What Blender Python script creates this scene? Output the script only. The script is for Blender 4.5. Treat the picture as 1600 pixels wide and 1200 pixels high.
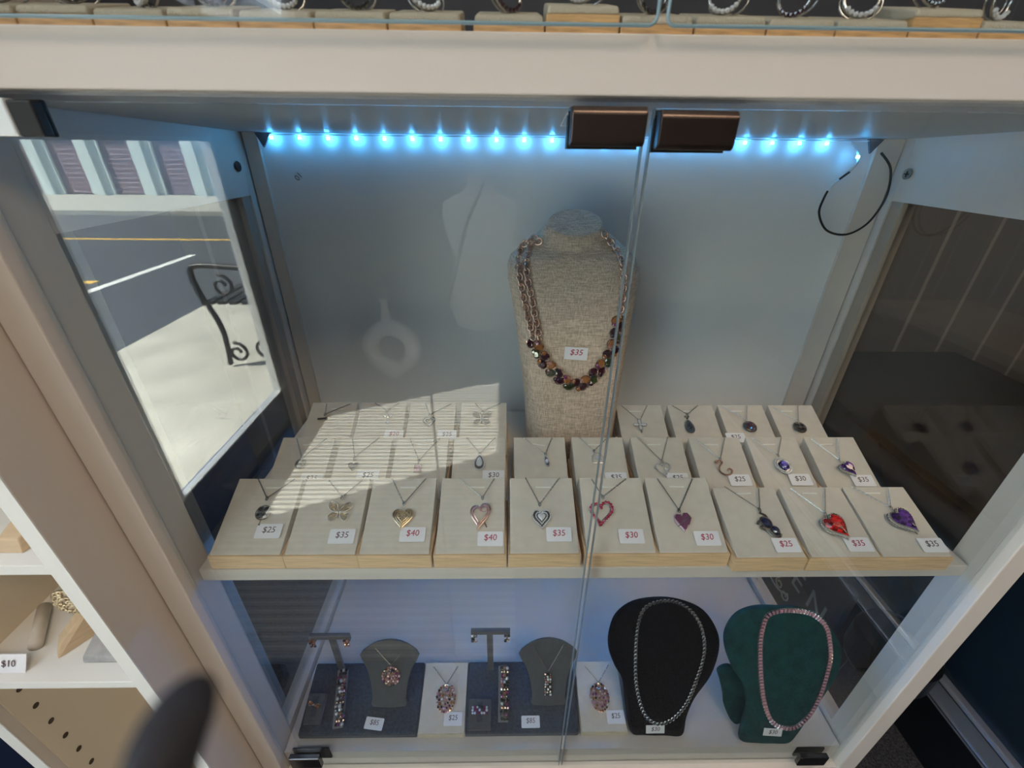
import bpy, bmesh, math, random
from mathutils import Vector, Matrix
from mathutils.bvhtree import BVHTree
random.seed(7)
PI = math.pi
K = 1.17                      # floor is z = 0; helper coordinates are measured from eye height
S = bpy.context.scene
for o in list(bpy.data.objects): bpy.data.objects.remove(o)
C = S.collection

# ------------------------------------------------------------------ camera
pitch, yaw, roll = 0.50304, 0.0191, 0.0107
F = Vector((math.sin(yaw)*math.cos(pitch), math.cos(yaw)*math.cos(pitch), -math.sin(pitch)))
r0 = Vector((math.cos(yaw), -math.sin(yaw), 0)); u0 = r0.cross(F)
RR = r0*math.cos(roll)+u0*math.sin(roll); UU = -r0*math.sin(roll)+u0*math.cos(roll)
cam = bpy.data.cameras.new('camera'); co = bpy.data.objects.new('camera', cam); C.objects.link(co)
m = Matrix.Identity(4)
for i in range(3):
    m[i][0] = RR[i]; m[i][1] = UU[i]; m[i][2] = -F[i]
m[2][3] = K
co.matrix_world = m
cam.sensor_fit = 'HORIZONTAL'; cam.sensor_width = 36; cam.lens = 36*679.95/1600
cam.clip_start = 0.005; cam.clip_end = 200
cam.dof.use_dof = True; cam.dof.focus_distance = 0.5; cam.dof.aperture_fstop = 15.3/1.6
S.camera = co
# ------------------------------------------------------------------ light
S.view_settings.view_transform = 'Standard'; S.view_settings.look = 'None'
S.view_settings.gamma = 1; S.view_settings.use_curve_mapping = False
S.view_settings.exposure = 0.17
W = bpy.data.worlds.new('sky'); S.world = W; W.use_nodes = True
bg = W.node_tree.nodes['Background']; bg.inputs[0].default_value = (.55, .74, 1, 1); bg.inputs[1].default_value = 4.0
sun = bpy.data.lights.new('sun', 'SUN'); so = bpy.data.objects.new('sun', sun); C.objects.link(so)
sun.energy = 56; sun.color = (1, .95, .86); sun.angle = .009
so.rotation_euler = Vector((-.86, .39, 1.0)).to_track_quat('Z', 'Y').to_euler(); so.location = (-6, 2, 8)
def area(name, loc, direction, sx, sy, power, col):
    l = bpy.data.lights.new(name, 'AREA'); l.shape = 'RECTANGLE'; l.size = sx; l.size_y = sy; l.energy = power; l.color = col
    o = bpy.data.objects.new(name, l); C.objects.link(o); o.location = (loc[0], loc[1], loc[2]+K)
    o.rotation_euler = (-Vector(direction)).to_track_quat('Z', 'Y').to_euler(); return o
# unseen area light added on the left as daylight fill, warm ceiling lamps
area('added_daylight_fill', (-.96, -.9, .72), (1, .0, -.25), 2.2, .7, 16, (.74, .88, 1))
area('ceiling_lamp_light', (.5, -.9, 1.24), (0, .1, -1), .6, .6, 15, (1, .76, .54))
area('ceiling_lamp_light', (1.7, .2, 1.24), (0, 0, -1), .6, .6, 11, (1, .70, .50))

# ------------------------------------------------------------------ helpers
MATS = {}
def nt(m):
    m.use_nodes = True; return m.node_tree
def mat(name, col, rough=.5, metal=0, bump=None, noise=None, spec=.5, trans=0, emit=None, coat=0, ior=1.5, sheen=0):
    if name in MATS: return MATS[name]
    m = bpy.data.materials.new(name); t = nt(m); b = t.nodes['Principled BSDF']
    b.inputs['Base Color'].default_value = (*col, 1); b.inputs['Roughness'].default_value = rough
    b.inputs['Metallic'].default_value = metal; b.inputs['Specular IOR Level'].default_value = spec
    b.inputs['Transmission Weight'].default_value = trans; b.inputs['Coat Weight'].default_value = coat
    b.inputs['IOR'].default_value = ior; b.inputs['Sheen Weight'].default_value = sheen
    if emit: b.inputs['Emission Color'].default_value = (*emit[0], 1); b.inputs['Emission Strength'].default_value = emit[1]
    tc = t.nodes.new('ShaderNodeTexCoord')
    if noise:   # (scale, amount, stretch)
        mp = t.nodes.new('ShaderNodeMapping'); mp.inputs['Scale'].default_value = noise[2] if len(noise) > 2 else (1, 1, 1)
        n = t.nodes.new('ShaderNodeTexNoise'); n.inputs['Scale'].default_value = noise[0]; n.inputs['Detail'].default_value = 4
        rp = t.nodes.new('ShaderNodeMapRange'); rp.inputs[1].default_value = .3; rp.inputs[2].default_value = .7
        rp.inputs[3].default_value = 1-noise[1]; rp.inputs[4].default_value = 1+noise[1]
        mx = t.nodes.new('ShaderNodeVectorMath'); mx.operation = 'SCALE'; mx.inputs[0].default_value = col
        t.links.new(tc.outputs['Object'], mp.inputs[0]); t.links.new(mp.outputs[0], n.inputs[0]); t.links.new(n.outputs[0], rp.inputs[0])
        t.links.new(rp.outputs[0], mx.inputs['Scale']); t.links.new(mx.outputs[0], b.inputs['Base Color'])
    if bump:    # (scale, strength, distance, stretch)
        mp = t.nodes.new('ShaderNodeMapping'); mp.inputs['Scale'].default_value = bump[3] if len(bump) > 3 else (1, 1, 1)
        n = t.nodes.new('ShaderNodeTexNoise'); n.inputs['Scale'].default_value = bump[0]; n.inputs['Detail'].default_value = 3
        bp = t.nodes.new('ShaderNodeBump'); bp.inputs['Strength'].default_value = bump[1]; bp.inputs['Distance'].default_value = bump[2]
        t.links.new(tc.outputs['Object'], mp.inputs[0]); t.links.new(mp.outputs[0], n.inputs[0])
        t.links.new(n.outputs[0], bp.inputs['Height']); t.links.new(bp.outputs[0], b.inputs['Normal'])
    MATS[name] = m; return m
def glassmat(name, tint, gain=1.0, rough=0.0):
    m = bpy.data.materials.new(name); t = nt(m); t.nodes.remove(t.nodes['Principled BSDF']); out = t.nodes['Material Output']
    tr = t.nodes.new('ShaderNodeBsdfTransparent'); tr.inputs[0].default_value = (*tint, 1)
    gl = t.nodes.new('ShaderNodeBsdfGlossy'); gl.inputs['Roughness'].default_value = rough
    g = t.nodes.new('ShaderNodeNewGeometry'); mr = t.nodes.new('ShaderNodeMapRange')
    mr.inputs[3].default_value = 1.52*gain; mr.inputs[4].default_value = 1/(1.52*gain)
    fr = t.nodes.new('ShaderNodeFresnel'); mx = t.nodes.new('ShaderNodeMixShader')
    t.links.new(g.outputs['Backfacing'], mr.inputs[0]); t.links.new(mr.outputs[0], fr.inputs[0])
    t.links.new(fr.outputs[0], mx.inputs[0]); t.links.new(tr.outputs[0], mx.inputs[1]); t.links.new(gl.outputs[0], mx.inputs[2])
    t.links.new(mx.outputs[0], out.inputs[0]); MATS[name] = m; return m
def weave(name, c1, c2, sc, bumpd=.0006, rough=.85):
    m = bpy.data.materials.new(name); t = nt(m); b = t.nodes['Principled BSDF']; b.inputs['Roughness'].default_value = rough
    b.inputs['Specular IOR Level'].default_value = .2
    tc = t.nodes.new('ShaderNodeTexCoord'); outs = []
    for s in ((sc, sc, sc*.12), (sc*.12, sc*.12, sc)):
        mp = t.nodes.new('ShaderNodeMapping'); mp.inputs['Scale'].default_value = s
        n = t.nodes.new('ShaderNodeTexNoise'); n.inputs['Scale'].default_value = 1; n.inputs['Detail'].default_value = 2
        t.links.new(tc.outputs['Object'], mp.inputs[0]); t.links.new(mp.outputs[0], n.inputs[0]); outs.append(n)
    ad = t.nodes.new('ShaderNodeMath'); ad.operation = 'ADD'; t.links.new(outs[0].outputs[0], ad.inputs[0]); t.links.new(outs[1].outputs[0], ad.inputs[1])
    r = t.nodes.new('ShaderNodeMapRange'); r.inputs[1].default_value = .75; r.inputs[2].default_value = 1.25; t.links.new(ad.outputs[0], r.inputs[0])
    mx = t.nodes.new('ShaderNodeMix'); mx.data_type = 'RGBA'; mx.inputs[6].default_value = (*c1, 1); mx.inputs[7].default_value = (*c2, 1)
    t.links.new(r.outputs[0], mx.inputs[0]); t.links.new(mx.outputs[2], b.inputs['Base Color'])
    bp = t.nodes.new('ShaderNodeBump'); bp.inputs['Strength'].default_value = .7; bp.inputs['Distance'].default_value = bumpd
    t.links.new(r.outputs[0], bp.inputs['Height']); t.links.new(bp.outputs[0], b.inputs['Normal']); MATS[name] = m; return m
def stripes(name, c1, c2, axis, freq, sharp=.5, rough=.7, bumpd=0, c3=None, wob=.02):
    m = bpy.data.materials.new(name); t = nt(m); b = t.nodes['Principled BSDF']; b.inputs['Roughness'].default_value = rough
    tc = t.nodes.new('ShaderNodeTexCoord'); sp = t.nodes.new('ShaderNodeSeparateXYZ'); t.links.new(tc.outputs['Object'], sp.inputs[0])
    nz = t.nodes.new('ShaderNodeTexNoise'); nz.inputs['Scale'].default_value = 30; t.links.new(tc.outputs['Object'], nz.inputs[0])
    ml = t.nodes.new('ShaderNodeMath'); ml.operation = 'MULTIPLY_ADD'; ml.inputs[1].default_value = freq
    t.links.new(sp.outputs[axis], ml.inputs[0]); 
    n2 = t.nodes.new('ShaderNodeMath'); n2.operation = 'MULTIPLY'; n2.inputs[1].default_value = wob; t.links.new(nz.outputs[0], n2.inputs[0]); t.links.new(n2.outputs[0], ml.inputs[2])
    fr = t.nodes.new('ShaderNodeMath'); fr.operation = 'FRACT'; t.links.new(ml.outputs[0], fr.inputs[0])
    gt = t.nodes.new('ShaderNodeMath'); gt.operation = 'GREATER_THAN'; gt.inputs[1].default_value = sharp; t.links.new(fr.outputs[0], gt.inputs[0])
    mx = t.nodes.new('ShaderNodeMix'); mx.data_type = 'RGBA'; mx.inputs[6].default_value = (*c1, 1); mx.inputs[7].default_value = (*c2, 1)
    t.links.new(gt.outputs[0], mx.inputs[0]); t.links.new(mx.outputs[2], b.inputs['Base Color'])
    MATS[name] = m; return m

white = mat('white_laminate', (.64, .59, .54), .42, bump=(400, .05, .0002))
white2 = mat('cream_laminate', (.78, .68, .54), .5, bump=(300, .05, .0002))
backw = mat('white_back_panel', (.76, .78, .80), .5)
ceilm = mat('shaded_white_ceiling', (.42, .44, .47), .45)  # white board greyed, its shade put into the colour
bamboo = mat('bamboo_wood', (.74, .52, .31), .5, noise=(1, .22, (25, 60, 900)))
linen = mat('ivory_suede', (.66, .605, .53), .9, bump=(900, .3, .0004), noise=(90, .05), spec=.15)
ltab = mat('white_tab', (.88, .86, .80), .6)
burlap = weave('woven_linen', (.82, .67, .54), (.46, .36, .28), 800)
grey_v = mat('grey_velvet', (.050, .058, .075), .8, noise=(260, .35), bump=(700, .4, .0005), sheen=.3)
grey_p = mat('grey_suede', (.085, .087, .092), .8, noise=(120, .1), sheen=.2)
black_v = mat('black_velvet', (.004, .004, .006), .8, noise=(150, .3, (1, 1, .12)), spec=.1)
green_v = mat('green_velvet', (.003, .048, .050), .75, noise=(60, .3), bump=(500, .3, .0005), spec=.3)
silver = mat('silver', (.52, .51, .50), .22, 1)
dsilver = mat('dark_silver', (.20, .185, .17), .35, 1, noise=(1500, .5))
rose = mat('rose_gold', (.74, .54, .45), .25, 1)
gold = mat('gold', (.70, .58, .40), .28, 1)
chrome = mat('chrome', (.75, .76, .78), .12, 1)
bronze = mat('bronze_clip', (.13, .10, .088), .30, 1, bump=(1500, .1, .0001))
rubber = mat('black_rubber', (.006, .006, .006), .5)
tagm = mat('tag_card', (.86, .86, .90), .5)
ink = mat('grey_ink', (.13, .08, .10), .6)
inkr = mat('red_ink', (.42, .03, .09), .6)
def facet(name, c, sc):  # cell brightness paints the gem's inner facet reflections into the colour
    m = bpy.data.materials.new(name); t = nt(m); b = t.nodes['Principled BSDF']; b.inputs['Roughness'].default_value = .07; b.inputs['Coat Weight'].default_value = .6
    tc = t.nodes.new('ShaderNodeTexCoord'); v = t.nodes.new('ShaderNodeTexVoronoi'); v.inputs['Scale'].default_value = sc
    se = t.nodes.new('ShaderNodeSeparateColor'); mr = t.nodes.new('ShaderNodeMapRange'); mr.inputs[3].default_value = .12; mr.inputs[4].default_value = 2.2
    mx = t.nodes.new('ShaderNodeVectorMath'); mx.operation = 'SCALE'; mx.inputs[0].default_value = c
    bp = t.nodes.new('ShaderNodeBump'); bp.inputs['Strength'].default_value = .5; bp.inputs['Distance'].default_value = .001
    t.links.new(tc.outputs['Object'], v.inputs[0]); t.links.new(v.outputs['Color'], se.inputs[0]); t.links.new(se.outputs[0], mr.inputs[0])
    t.links.new(mr.outputs[0], mx.inputs['Scale']); t.links.new(mx.outputs[0], b.inputs['Base Color']); t.links.new(se.outputs[1], bp.inputs['Height']); t.links.new(bp.outputs[0], b.inputs['Normal'])
    MATS[name] = m; return m
def gemm(n, c): return mat(n, c, .06, 0, coat=1, spec=.9)
G = dict(clear=mat('clear_crystal', (.72, .73, .76), .1, .15, coat=1), ruby=gemm('ruby_gem', (.42, .01, .06)), red=facet('red_gem', (.40, .008, .008), 330),
         purple=facet('purple_gem', (.075, .025, .17), 330), blue=gemm('navy_gem', (.012, .015, .07)), violet=facet('violet_gem', (.12, .09, .36), 420), pink=gemm('pink_gem', (.55, .27, .34)),
         plum=gemm('plum_gem', (.20, .03, .12)), dark=gemm('dark_gem', (.02, .018, .022)), amber=gemm('amber_gem', (.32, .12, .035)), wine=gemm('wine_gem', (.045, .006, .014)),
         green=gemm('olive_gem', (.03, .045, .01)), rosy=gemm('rose_gem', (.40, .19, .15)), lilac=gemm('lilac_gem', (.55, .58, .80)))
glass = glassmat('door_glass', (.965, .985, .98))
gedge = mat('glass_edge', (.16, .20, .21), .3, 0, spec=.5)

def BM(): return bmesh.new()
def box(bm, x0, x1, y0, y1, z0, z1):
    v = [bm.verts.new((x, y, z)) for x in (x0, x1) for y in (y0, y1) for z in (z0, z1)]
    for f in ((0, 1, 3, 2), (4, 6, 7, 5), (0, 4, 5, 1), (2, 3, 7, 6), (0, 2, 6, 4), (1, 5, 7, 3)): bm.faces.new([v[i] for i in f])
    return bm
def loft(bm, rings, caps=True, closed=True):
    R = [[bm.verts.new(p) for p in r] for r in rings]; n = len(R[0])
    for a, b in zip(R, R[1:]):
        for i in range(n if closed else n-1): bm.faces.new((a[i], a[(i+1) % n], b[(i+1) % n], b[i]))
    if caps: bm.faces.new(R[0][::-1]); bm.faces.new(R[-1])
    return R
def tube(bm, pts, r, seg=6, closed=False, flat=1.0):
    pts = [Vector(p) for p in pts]; n = len(pts); rings = []; prev = None
    for i, p in enumerate(pts):
        if closed: d = pts[(i+1) % n]-pts[i-1]
        else: d = pts[min(i+1, n-1)]-pts[max(i-1, 0)]
        d = d.normalized() if d.length > 1e-9 else Vector((0, 0, 1))
        if prev is None: prev = Vector((0, 0, 1)) if abs(d.z) < .9 else Vector((1, 0, 0))
        s = d.cross(prev).normalized(); t = s.cross(d).normalized(); prev = t
        rr = r(i/(n-1)) if callable(r) else r
        rings.append([bm.verts.new(p+s*rr*math.cos(2*PI*k/seg)+t*rr*flat*math.sin(2*PI*k/seg)) for k in range(seg)])
    for i in range(n if closed else n-1):
        a, b = rings[i], rings[(i+1) % n]
        for k in range(seg): bm.faces.new((a[k], a[(k+1) % seg], b[(k+1) % seg], b[k]))
    if not closed: bm.faces.new(rings[0][::-1]); bm.faces.new(rings[-1])
def ico(bm, c, r, sub=1, sc=(1, 1, 1), rot=0):
    M = Matrix.Translation(Vector(c)) @ Matrix.Rotation(rot, 4, 'Z') @ Matrix.Diagonal((*[s*r for s in sc], 1))
    bmesh.ops.create_icosphere(bm, subdivisions=sub, radius=1, matrix=M)
def prism(bm, pts, z0, z1, M=None):
    f = (lambda p: M @ Vector(p)) if M else Vector
    loft(bm, [[f((x, y, z0)) for x, y in pts], [f((x, y, z1)) for x, y in pts]])
def pillow(bm, pts, h, rnd, M=None, steps=4):
    """closed outline with rounded edges and thickness h"""
    cx = sum(p[0] for p in pts)/len(pts); cy = sum(p[1] for p in pts)/len(pts); n = len(pts); rings = []
    def inset(d):
        out = []
        for i in range(n):
            a, b = Vector(pts[i-1]), Vector(pts[(i+1) % n]); t = (b-a).normalized(); out.append((pts[i][0]-t.y*d, pts[i][1]+t.x*d))
        return out
    f = (lambda p: M @ Vector(p)) if M else Vector
    for k in range(steps+1):
        a = PI/2*k/steps; rings.append([f((x, y, rnd*(1-math.sin(a)))) for x, y in inset(rnd*(1-math.cos(PI/2-a)))]) if False else rings.append([f((x, y, rnd-rnd*math.cos(a))) for x, y in inset(rnd-rnd*math.sin(a))])
    for k in range(steps+1):
        a = PI/2*k/steps; rings.append([f((x, y, h-rnd+rnd*math.sin(a))) for x, y in inset(rnd-rnd*math.cos(a))])
    loft(bm, rings)
def gem(bm, pts, z0, h, tab=.55, c=None):
    cx = sum(p[0] for p in pts)/len(pts); cy = sum(p[1] for p in pts)/len(pts)
    if c: cx, cy = c
    def r(s, z): return [(cx+(x-cx)*s, cy+(y-cy)*s, z) for x, y in pts]
    loft(bm, [r(.6, z0), r(1, z0+h*.45), r(1, z0+h*.55), r(.80, z0+h*.88), r(tab, z0+h)])
def smooth_path(pts, n=8, closed=False):
    P = [Vector(p) for p in pts]; out = []; N = len(P)
    for i in range(N if closed else N-1):
        p0 = P[i-1] if (closed or i) else P[0]; p1 = P[i]; p2 = P[(i+1) % N]; p3 = P[(i+2) % N] if (closed or i+2 < N) else P[-1]
        for k in range(n):
            t = k/n; out.append(.5*((2*p1)+(p2-p0)*t+(2*p0-5*p1+4*p2-p3)*t*t+(3*p1-p0-3*p2+p3)*t**3))
    if not closed: out.append(P[-1])
    return out
def resample(P, step, closed=False):
    P = [Vector(p) for p in P]
    if closed: P = P+[P[0]]
    out = [P[0]]; need = step
    for a, b in zip(P, P[1:]):
        L = (b-a).length; pos = 0
        while L-pos >= need: pos += need; out.append(a+(b-a)*(pos/L)); need = step
        need -= (L-pos)
    return out

def thing(name, label, cat, loc, rot=(0, 0, 0), group=None):
    o = bpy.data.objects.new(name, None); C.objects.link(o); o.empty_display_size = .01
    o.location = (loc[0], loc[1], loc[2]+K); o.rotation_euler = rot
    o['label'] = label; o['category'] = cat
    if group: o['group'] = group
    o['L'] = loc; return o
def put(name, bm, m, parent=None, world=False, smooth=False, bevel=0, base=None, label=None):
    """link a bmesh as ONE object; world=True: vertices given in scene coordinates relative to the thing's base point"""
    if world:
        L = Vector(base) if base else Vector(parent['L']); bmesh.ops.translate(bm, verts=bm.verts, vec=-L)
    bmesh.ops.recalc_face_normals(bm, faces=bm.faces)
    me = bpy.data.meshes.new(name); bm.to_mesh(me); bm.free()
    if smooth: me.polygons.foreach_set('use_smooth', [True]*len(me.polygons))
    me.materials.append(m); o = bpy.data.objects.new(name, me); C.objects.link(o)
    if parent: o.parent = parent
    elif base: o.location = (base[0], base[1], base[2]+K)
    else: o.location = (0, 0, K)
    if bevel:
        b = o.modifiers.new('bevel', 'BEVEL'); b.width = bevel; b.segments = 2; b.limit_method = 'ANGLE'
    if label: o['label'] = label
    return o
def struct(name, bm, m, **k):
    o = put(name, bm, m, **k)
    if not k.get('parent'): o['kind'] = 'structure'
    return o
def solo(name, bm, m, label, cat, base, group=None, **k):
    o = put(name, bm, m, world=True, base=base, **k); o['label'] = label; o['category'] = cat
    if group: o['group'] = group
    return o
def text(s, size, parent, loc, rot=(0, 0, 0), m=ink, depth=.0001, name='lettering', shear=0):
    cu = bpy.data.curves.new('t', 'FONT'); cu.body = s; cu.size = size; cu.align_x = 'CENTER'; cu.align_y = 'CENTER'; cu.extrude = depth; cu.shear = shear
    cu.resolution_u = 3
    t = bpy.data.objects.new('t', cu); C.objects.link(t); bpy.context.view_layer.update()
    me = bpy.data.meshes.new_from_object(t.evaluated_get(bpy.context.evaluated_depsgraph_get())); bpy.data.objects.remove(t); bpy.data.curves.remove(cu)
    me.name = name; me.materials.clear(); me.materials.append(m); o = bpy.data.objects.new(name, me); C.objects.link(o)
    o.location = loc; o.rotation_euler = rot; o.parent = parent; return o

# ------------------------------------------------------------------ cabinet
XL, XR = -.3125, .4875; YF, YB, ZS, ZC = .2791, .6072, -.3827, .0102
ZF = -.76                     # top of the cabinet's bottom board
cab = thing('display_cabinet', 'white framed glass display cabinet with double glass doors holding rows of necklaces', 'cabinet', (.0875, .45, -1.17))
b = BM(); box(b, XL-.025, XR+.025, YF, YF+.0085, .0234, .0502); box(b, XL-.025, XR+.025, YF+.0085, YB+.02, .0234, .0502); put('top_board', b, white, cab, True, bevel=.0008)
b = BM(); loft(b, [[(x, .2935, .0218), (x, YB, ZC), (x, YB, .0234), (x, .2935, .0234)] for x in (XL, XR)]); put('ceiling_board', b, ceilm, cab, True)
for s, x0, x1 in ((-1, XL-.025, XL), (1, XR, XR+.025)):
    b = BM(); box(b, x0, x1, YF, .2935, -1.17, .0234); put('front_post', b, white, cab, True, bevel=.0012)
    b = BM(); box(b, x0+.002, x1-.002, .2937, .3215, -1.17, .0234); put('front_stile', b, white, cab, True)
    b = BM(); box(b, x0+.002, x1-.002, .5885, YB, -1.17, .0234); put('back_stile', b, white, cab, True)
    xi = x1 if s < 0 else x0
    b = BM(); box(b, xi-.003 if s > 0 else xi-.006, xi+.006 if s > 0 else xi+.003, .571, .5885, ZF+.012, -.058); put('inner_trim', b, mat('beige_trim', (.42, .37, .31), .5), cab, True) if False else None
    b = BM(); box(b, x0+.004, x1-.004, .571, .588, ZF+.012, -.058); put('glass_bead', b, mat('taupe_bead', (.36, .31, .26), .5), cab, True)
    b = BM(); box(b, x0+.002, x1-.002, .3217, .5883, -.058, .0234); put('side_rail', b, white, cab, True)
    b = BM(); box(b, x0+.002, x1-.002, .3217, .5883, -1.17, ZF+.011); put('side_rail', b, white, cab, True)
    b = BM(); xm = (x0+x1)/2; box(b, xm-.002, xm+.002, .3217, .5708, ZF+.011, -.058); put('side_glass', b, glass, cab, True)
    b = BM()
    if s < 0: box(b, XL, -.2957, .600, YB, ZF, ZC)
    else: box(b, .456, XR, .600, YB, ZF, ZC)
    put('corner_strip', b, white, cab, True)
b = BM(); box(b, -.2955, .4558, .6048, .612, ZF, ZC-.0002); bp_ = put('back_panel', b, backw, cab, True)
b = BM(); box(b, XL, XR, .2937, YB+.01, ZF-.018, ZF); put('bottom_board', b, white, cab, True)
b = BM(); box(b, XL, XR, .2937, .30, -1.17, ZF-.0185); put('kick_board', b, white, cab, True)
b = BM(); box(b, XL, XR, .2815, .2927, -1.17, -.796); put('plinth', b, white, cab, True)
b = BM(); box(b, XL+.0008, XR-.0008, .3012, .6035, -.3990, ZS); put('shelf', b, white, cab, True, bevel=.0008)
# doors
def door(x0, x1):
    b = BM(); box(b, x0, x1, .2868, .2908, -.792, .0185)
    return put('glass_door', b, glass, cab, True)
dl = door(XL+.002, .0798); dr = door(.0838, XR-.002)
for d, x in ((dl, .0795), (dr, .0841)):
    b = BM(); box(b, x-.0004, x+.0004, .2866, .2910, -.792, .0185); e = put('polished_edge', b, gedge, None); 
    e.parent = d; e.location = -Vector(cab['L'])
def clip(par, x0, x1, z0, z1, skew=0):
    prof = [(.2780, z0), (.2762, z0+.002), (.2762, z1-.003), (.2785, z1), (.2915, z1+.0003), (.2945, z1-.002), (.2945, z0+.004), (.2920, z0+.004), (.2920, z1-.002), (.2855, z1-.002), (.2855, z0)]
    b = BM(); loft(b, [[(x0, y, z) for y, z in prof], [(x1, y, z-skew) for y, z in prof]])
    o = put('handle', b, bronze, None, bevel=.0009); o.parent = par; o.location = -Vector(cab['L'])
    b = BM(); box(b, x0-.0008, x1-.002, .2845, .2925, z0-.0015, z1-.004); q = put('rubber_pad', b, rubber, None); q.parent = par; q.location = -Vector(cab['L'])
b = BM(); tri = [(.0315, .2864, .0095), (.0385, .2864, .0095), (.0350, .2864, .0160)]; tube(b, tri, .0003, 4, closed=True); tm = put('etched_triangle', b, mat('etched', (.6, .68, .7), .6), None); tm.parent = dl; tm.location = -Vector(cab['L'])
clip(dl, .0362, .0778, -.0005, .0188); clip(dr, .0850, .1285, -.0018, .0175, .0004)
def hinge(par, x0, x1, z0, z1, m1):
    b = BM(); box(b, x0, x1, .2795, .2866, z0, z1); o = put('hinge', b, m1, None, bevel=.0012); o.parent = par; o.location = -Vector(cab['L'])
    b = BM(); box(b, x0+.001, x1+(.010 if x0 < 0 else .001), .2910, .2938, z0, z1); o2 = put('hinge', b, rubber, None, bevel=.001); o2.parent = par; o2.location = -Vector(cab['L'])
    return o
chb = mat('dark_chrome', (.12, .12, .13), .15, 1)
h = hinge(dl, -.3105, -.2675, .0012, .0195, mat('bright_hinge', (.80, .86, .88), .35, .3))
b = BM(); box(b, -.267, -.2535, .2795, .2866, .0012, .0185); o = put('hinge', b, rubber, None, bevel=.001); o.parent = dl; o.location = -Vector(cab['L'])
hinge(dl, -.2980, -.2560, -.772, -.745, chb); hinge(dr, .4235, .4640, -.785, -.762, chb)
# screws, cap, number sticker
b = BM(); M = Matrix.Translation((XL+.0005, .5736, -.0254)) @ Matrix.Rotation(PI/2, 4, 'Y'); bmesh.ops.create_cone(b, cap_ends=True, segments=24, radius1=.0058, radius2=.005, depth=.0012, matrix=M); put('screw_cap', b, rubber, cab, True)
b = BM(); M = Matrix.Translation((XR-.0008, .5768, -.0268)) @ Matrix.Rotation(PI/2, 4, 'Y'); bmesh.ops.create_cone(b, cap_ends=True, segments=24, radius1=.0062, radius2=.0055, depth=.002, matrix=M); sc = put('screw', b, mat('worn_steel', (.35, .34, .32), .4, 1), cab, True)
b = BM(); box(b, XR-.0024, XR-.0017, .5736, .580, -.0275, -.0261); box(b, XR-.0024, XR-.0017, .5761, .5775, -.0300, -.0236); q = put('cross_slot', b, rubber, None); q.parent = sc; q.location = -Vector(cab['L'])
b = BM(); bmesh.ops.create_cone(b, cap_ends=True, segments=24, radius1=.0052, radius2=.0052, depth=.0002, matrix=Matrix.Translation((-.2583, .6046, -.0371)) @ Matrix.Rotation(PI/2, 4, 'X')); st = put('number_sticker', b, mat('sticker', (.66, .69, .70), .4), cab, True)
t = text('10', .0095, st, Vector((-.2583, .6044, -.0371))-Vector(cab['L']), (PI/2, 2.4, 0))

# LED strips
def led_strip(label, pts, ledx, y, z, col, power, extra=()):
    t = thing('led_strip', label, 'light', (pts[0][0], y, z))
    b = BM(); tube(b, pts, .0024, 4, flat=.25); put('tape', b, mat('led_tape', (.70, .76, .80), .4), t, True)
    em = mat('led_glow_%d' % int(power), (1, 1, 1), emit=(col, power))
    for (x, yy, zz) in [(x, y-.0004, z-.0005) for x in ledx]+list(extra):
        b = BM(); box(b, x-.0015, x+.0015, yy-.0012, yy+.0006, zz-.0022, zz+.0006); put('led', b, em, t, True)
    return t
xs = [-.2776+i*.0334 for i in range(22)]
crv = smooth_path([(-.283, .599, .0078), (.40, .599, .0078), (.4185, .598, .0068), (.4275, .594, -.002), (.4315, .592, -.014), (.4260, .592, -.0250)], 8)
led_strip('blue glowing LED strip along the back top edge above the linen bust', crv, [x for x in xs if x < .42], .5985, .0058, (.07, .46, 1), 120, [(.4285, .5905, -.0085)])
led_strip('blue LED strip under the back edge of the middle shelf', [(-.26, .585, -.4005), (.44, .585, -.4005)], [-.25+i*.05 for i in range(14)], .585, -.4010, (.06, .33, 1), 950)
# corner brackets
for x0, x1 in ((-.296, -.277), (.4395, .4585)):
    b = BM(); xm = (x0+x1)/2; loft(b, [[(x0, yy, ZC-.0005), (x1, yy, ZC-.0005), (xm-.002, yy, ZC-.016)] for yy in (.5965, .5995)]); 
    put('corner_bracket', b, mat('grey_plastic', (.10, .11, .13), .4), cab, True)
cable = smooth_path([(.4258, .592, -.026), (.4083, .59, -.0412), (.4030, .59, -.058), (.4041, .59, -.075), (.4212, .59, -.0946), (.4468, .588, -.0992), (.4671, .586, -.0863), (.4759, .584, -.063), (.4750, .582, -.0434), (.4683, .584, -.020), (.455, .59, -.0045)], 8)
t = thing('power_cable', 'thin black looped cable hanging from the right end of the LED strip', 'cable', (.4258, .592, -.026))
b = BM(); tube(b, cable, .00135, 8); put('wire', b, rubber, t, True, smooth=True)
b = BM(); tube(b, cable[5:12], .0019, 8); put('heat_shrink', b, mat('white_sleeve', (.75, .78, .8), .5), t, True, smooth=True)

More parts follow.
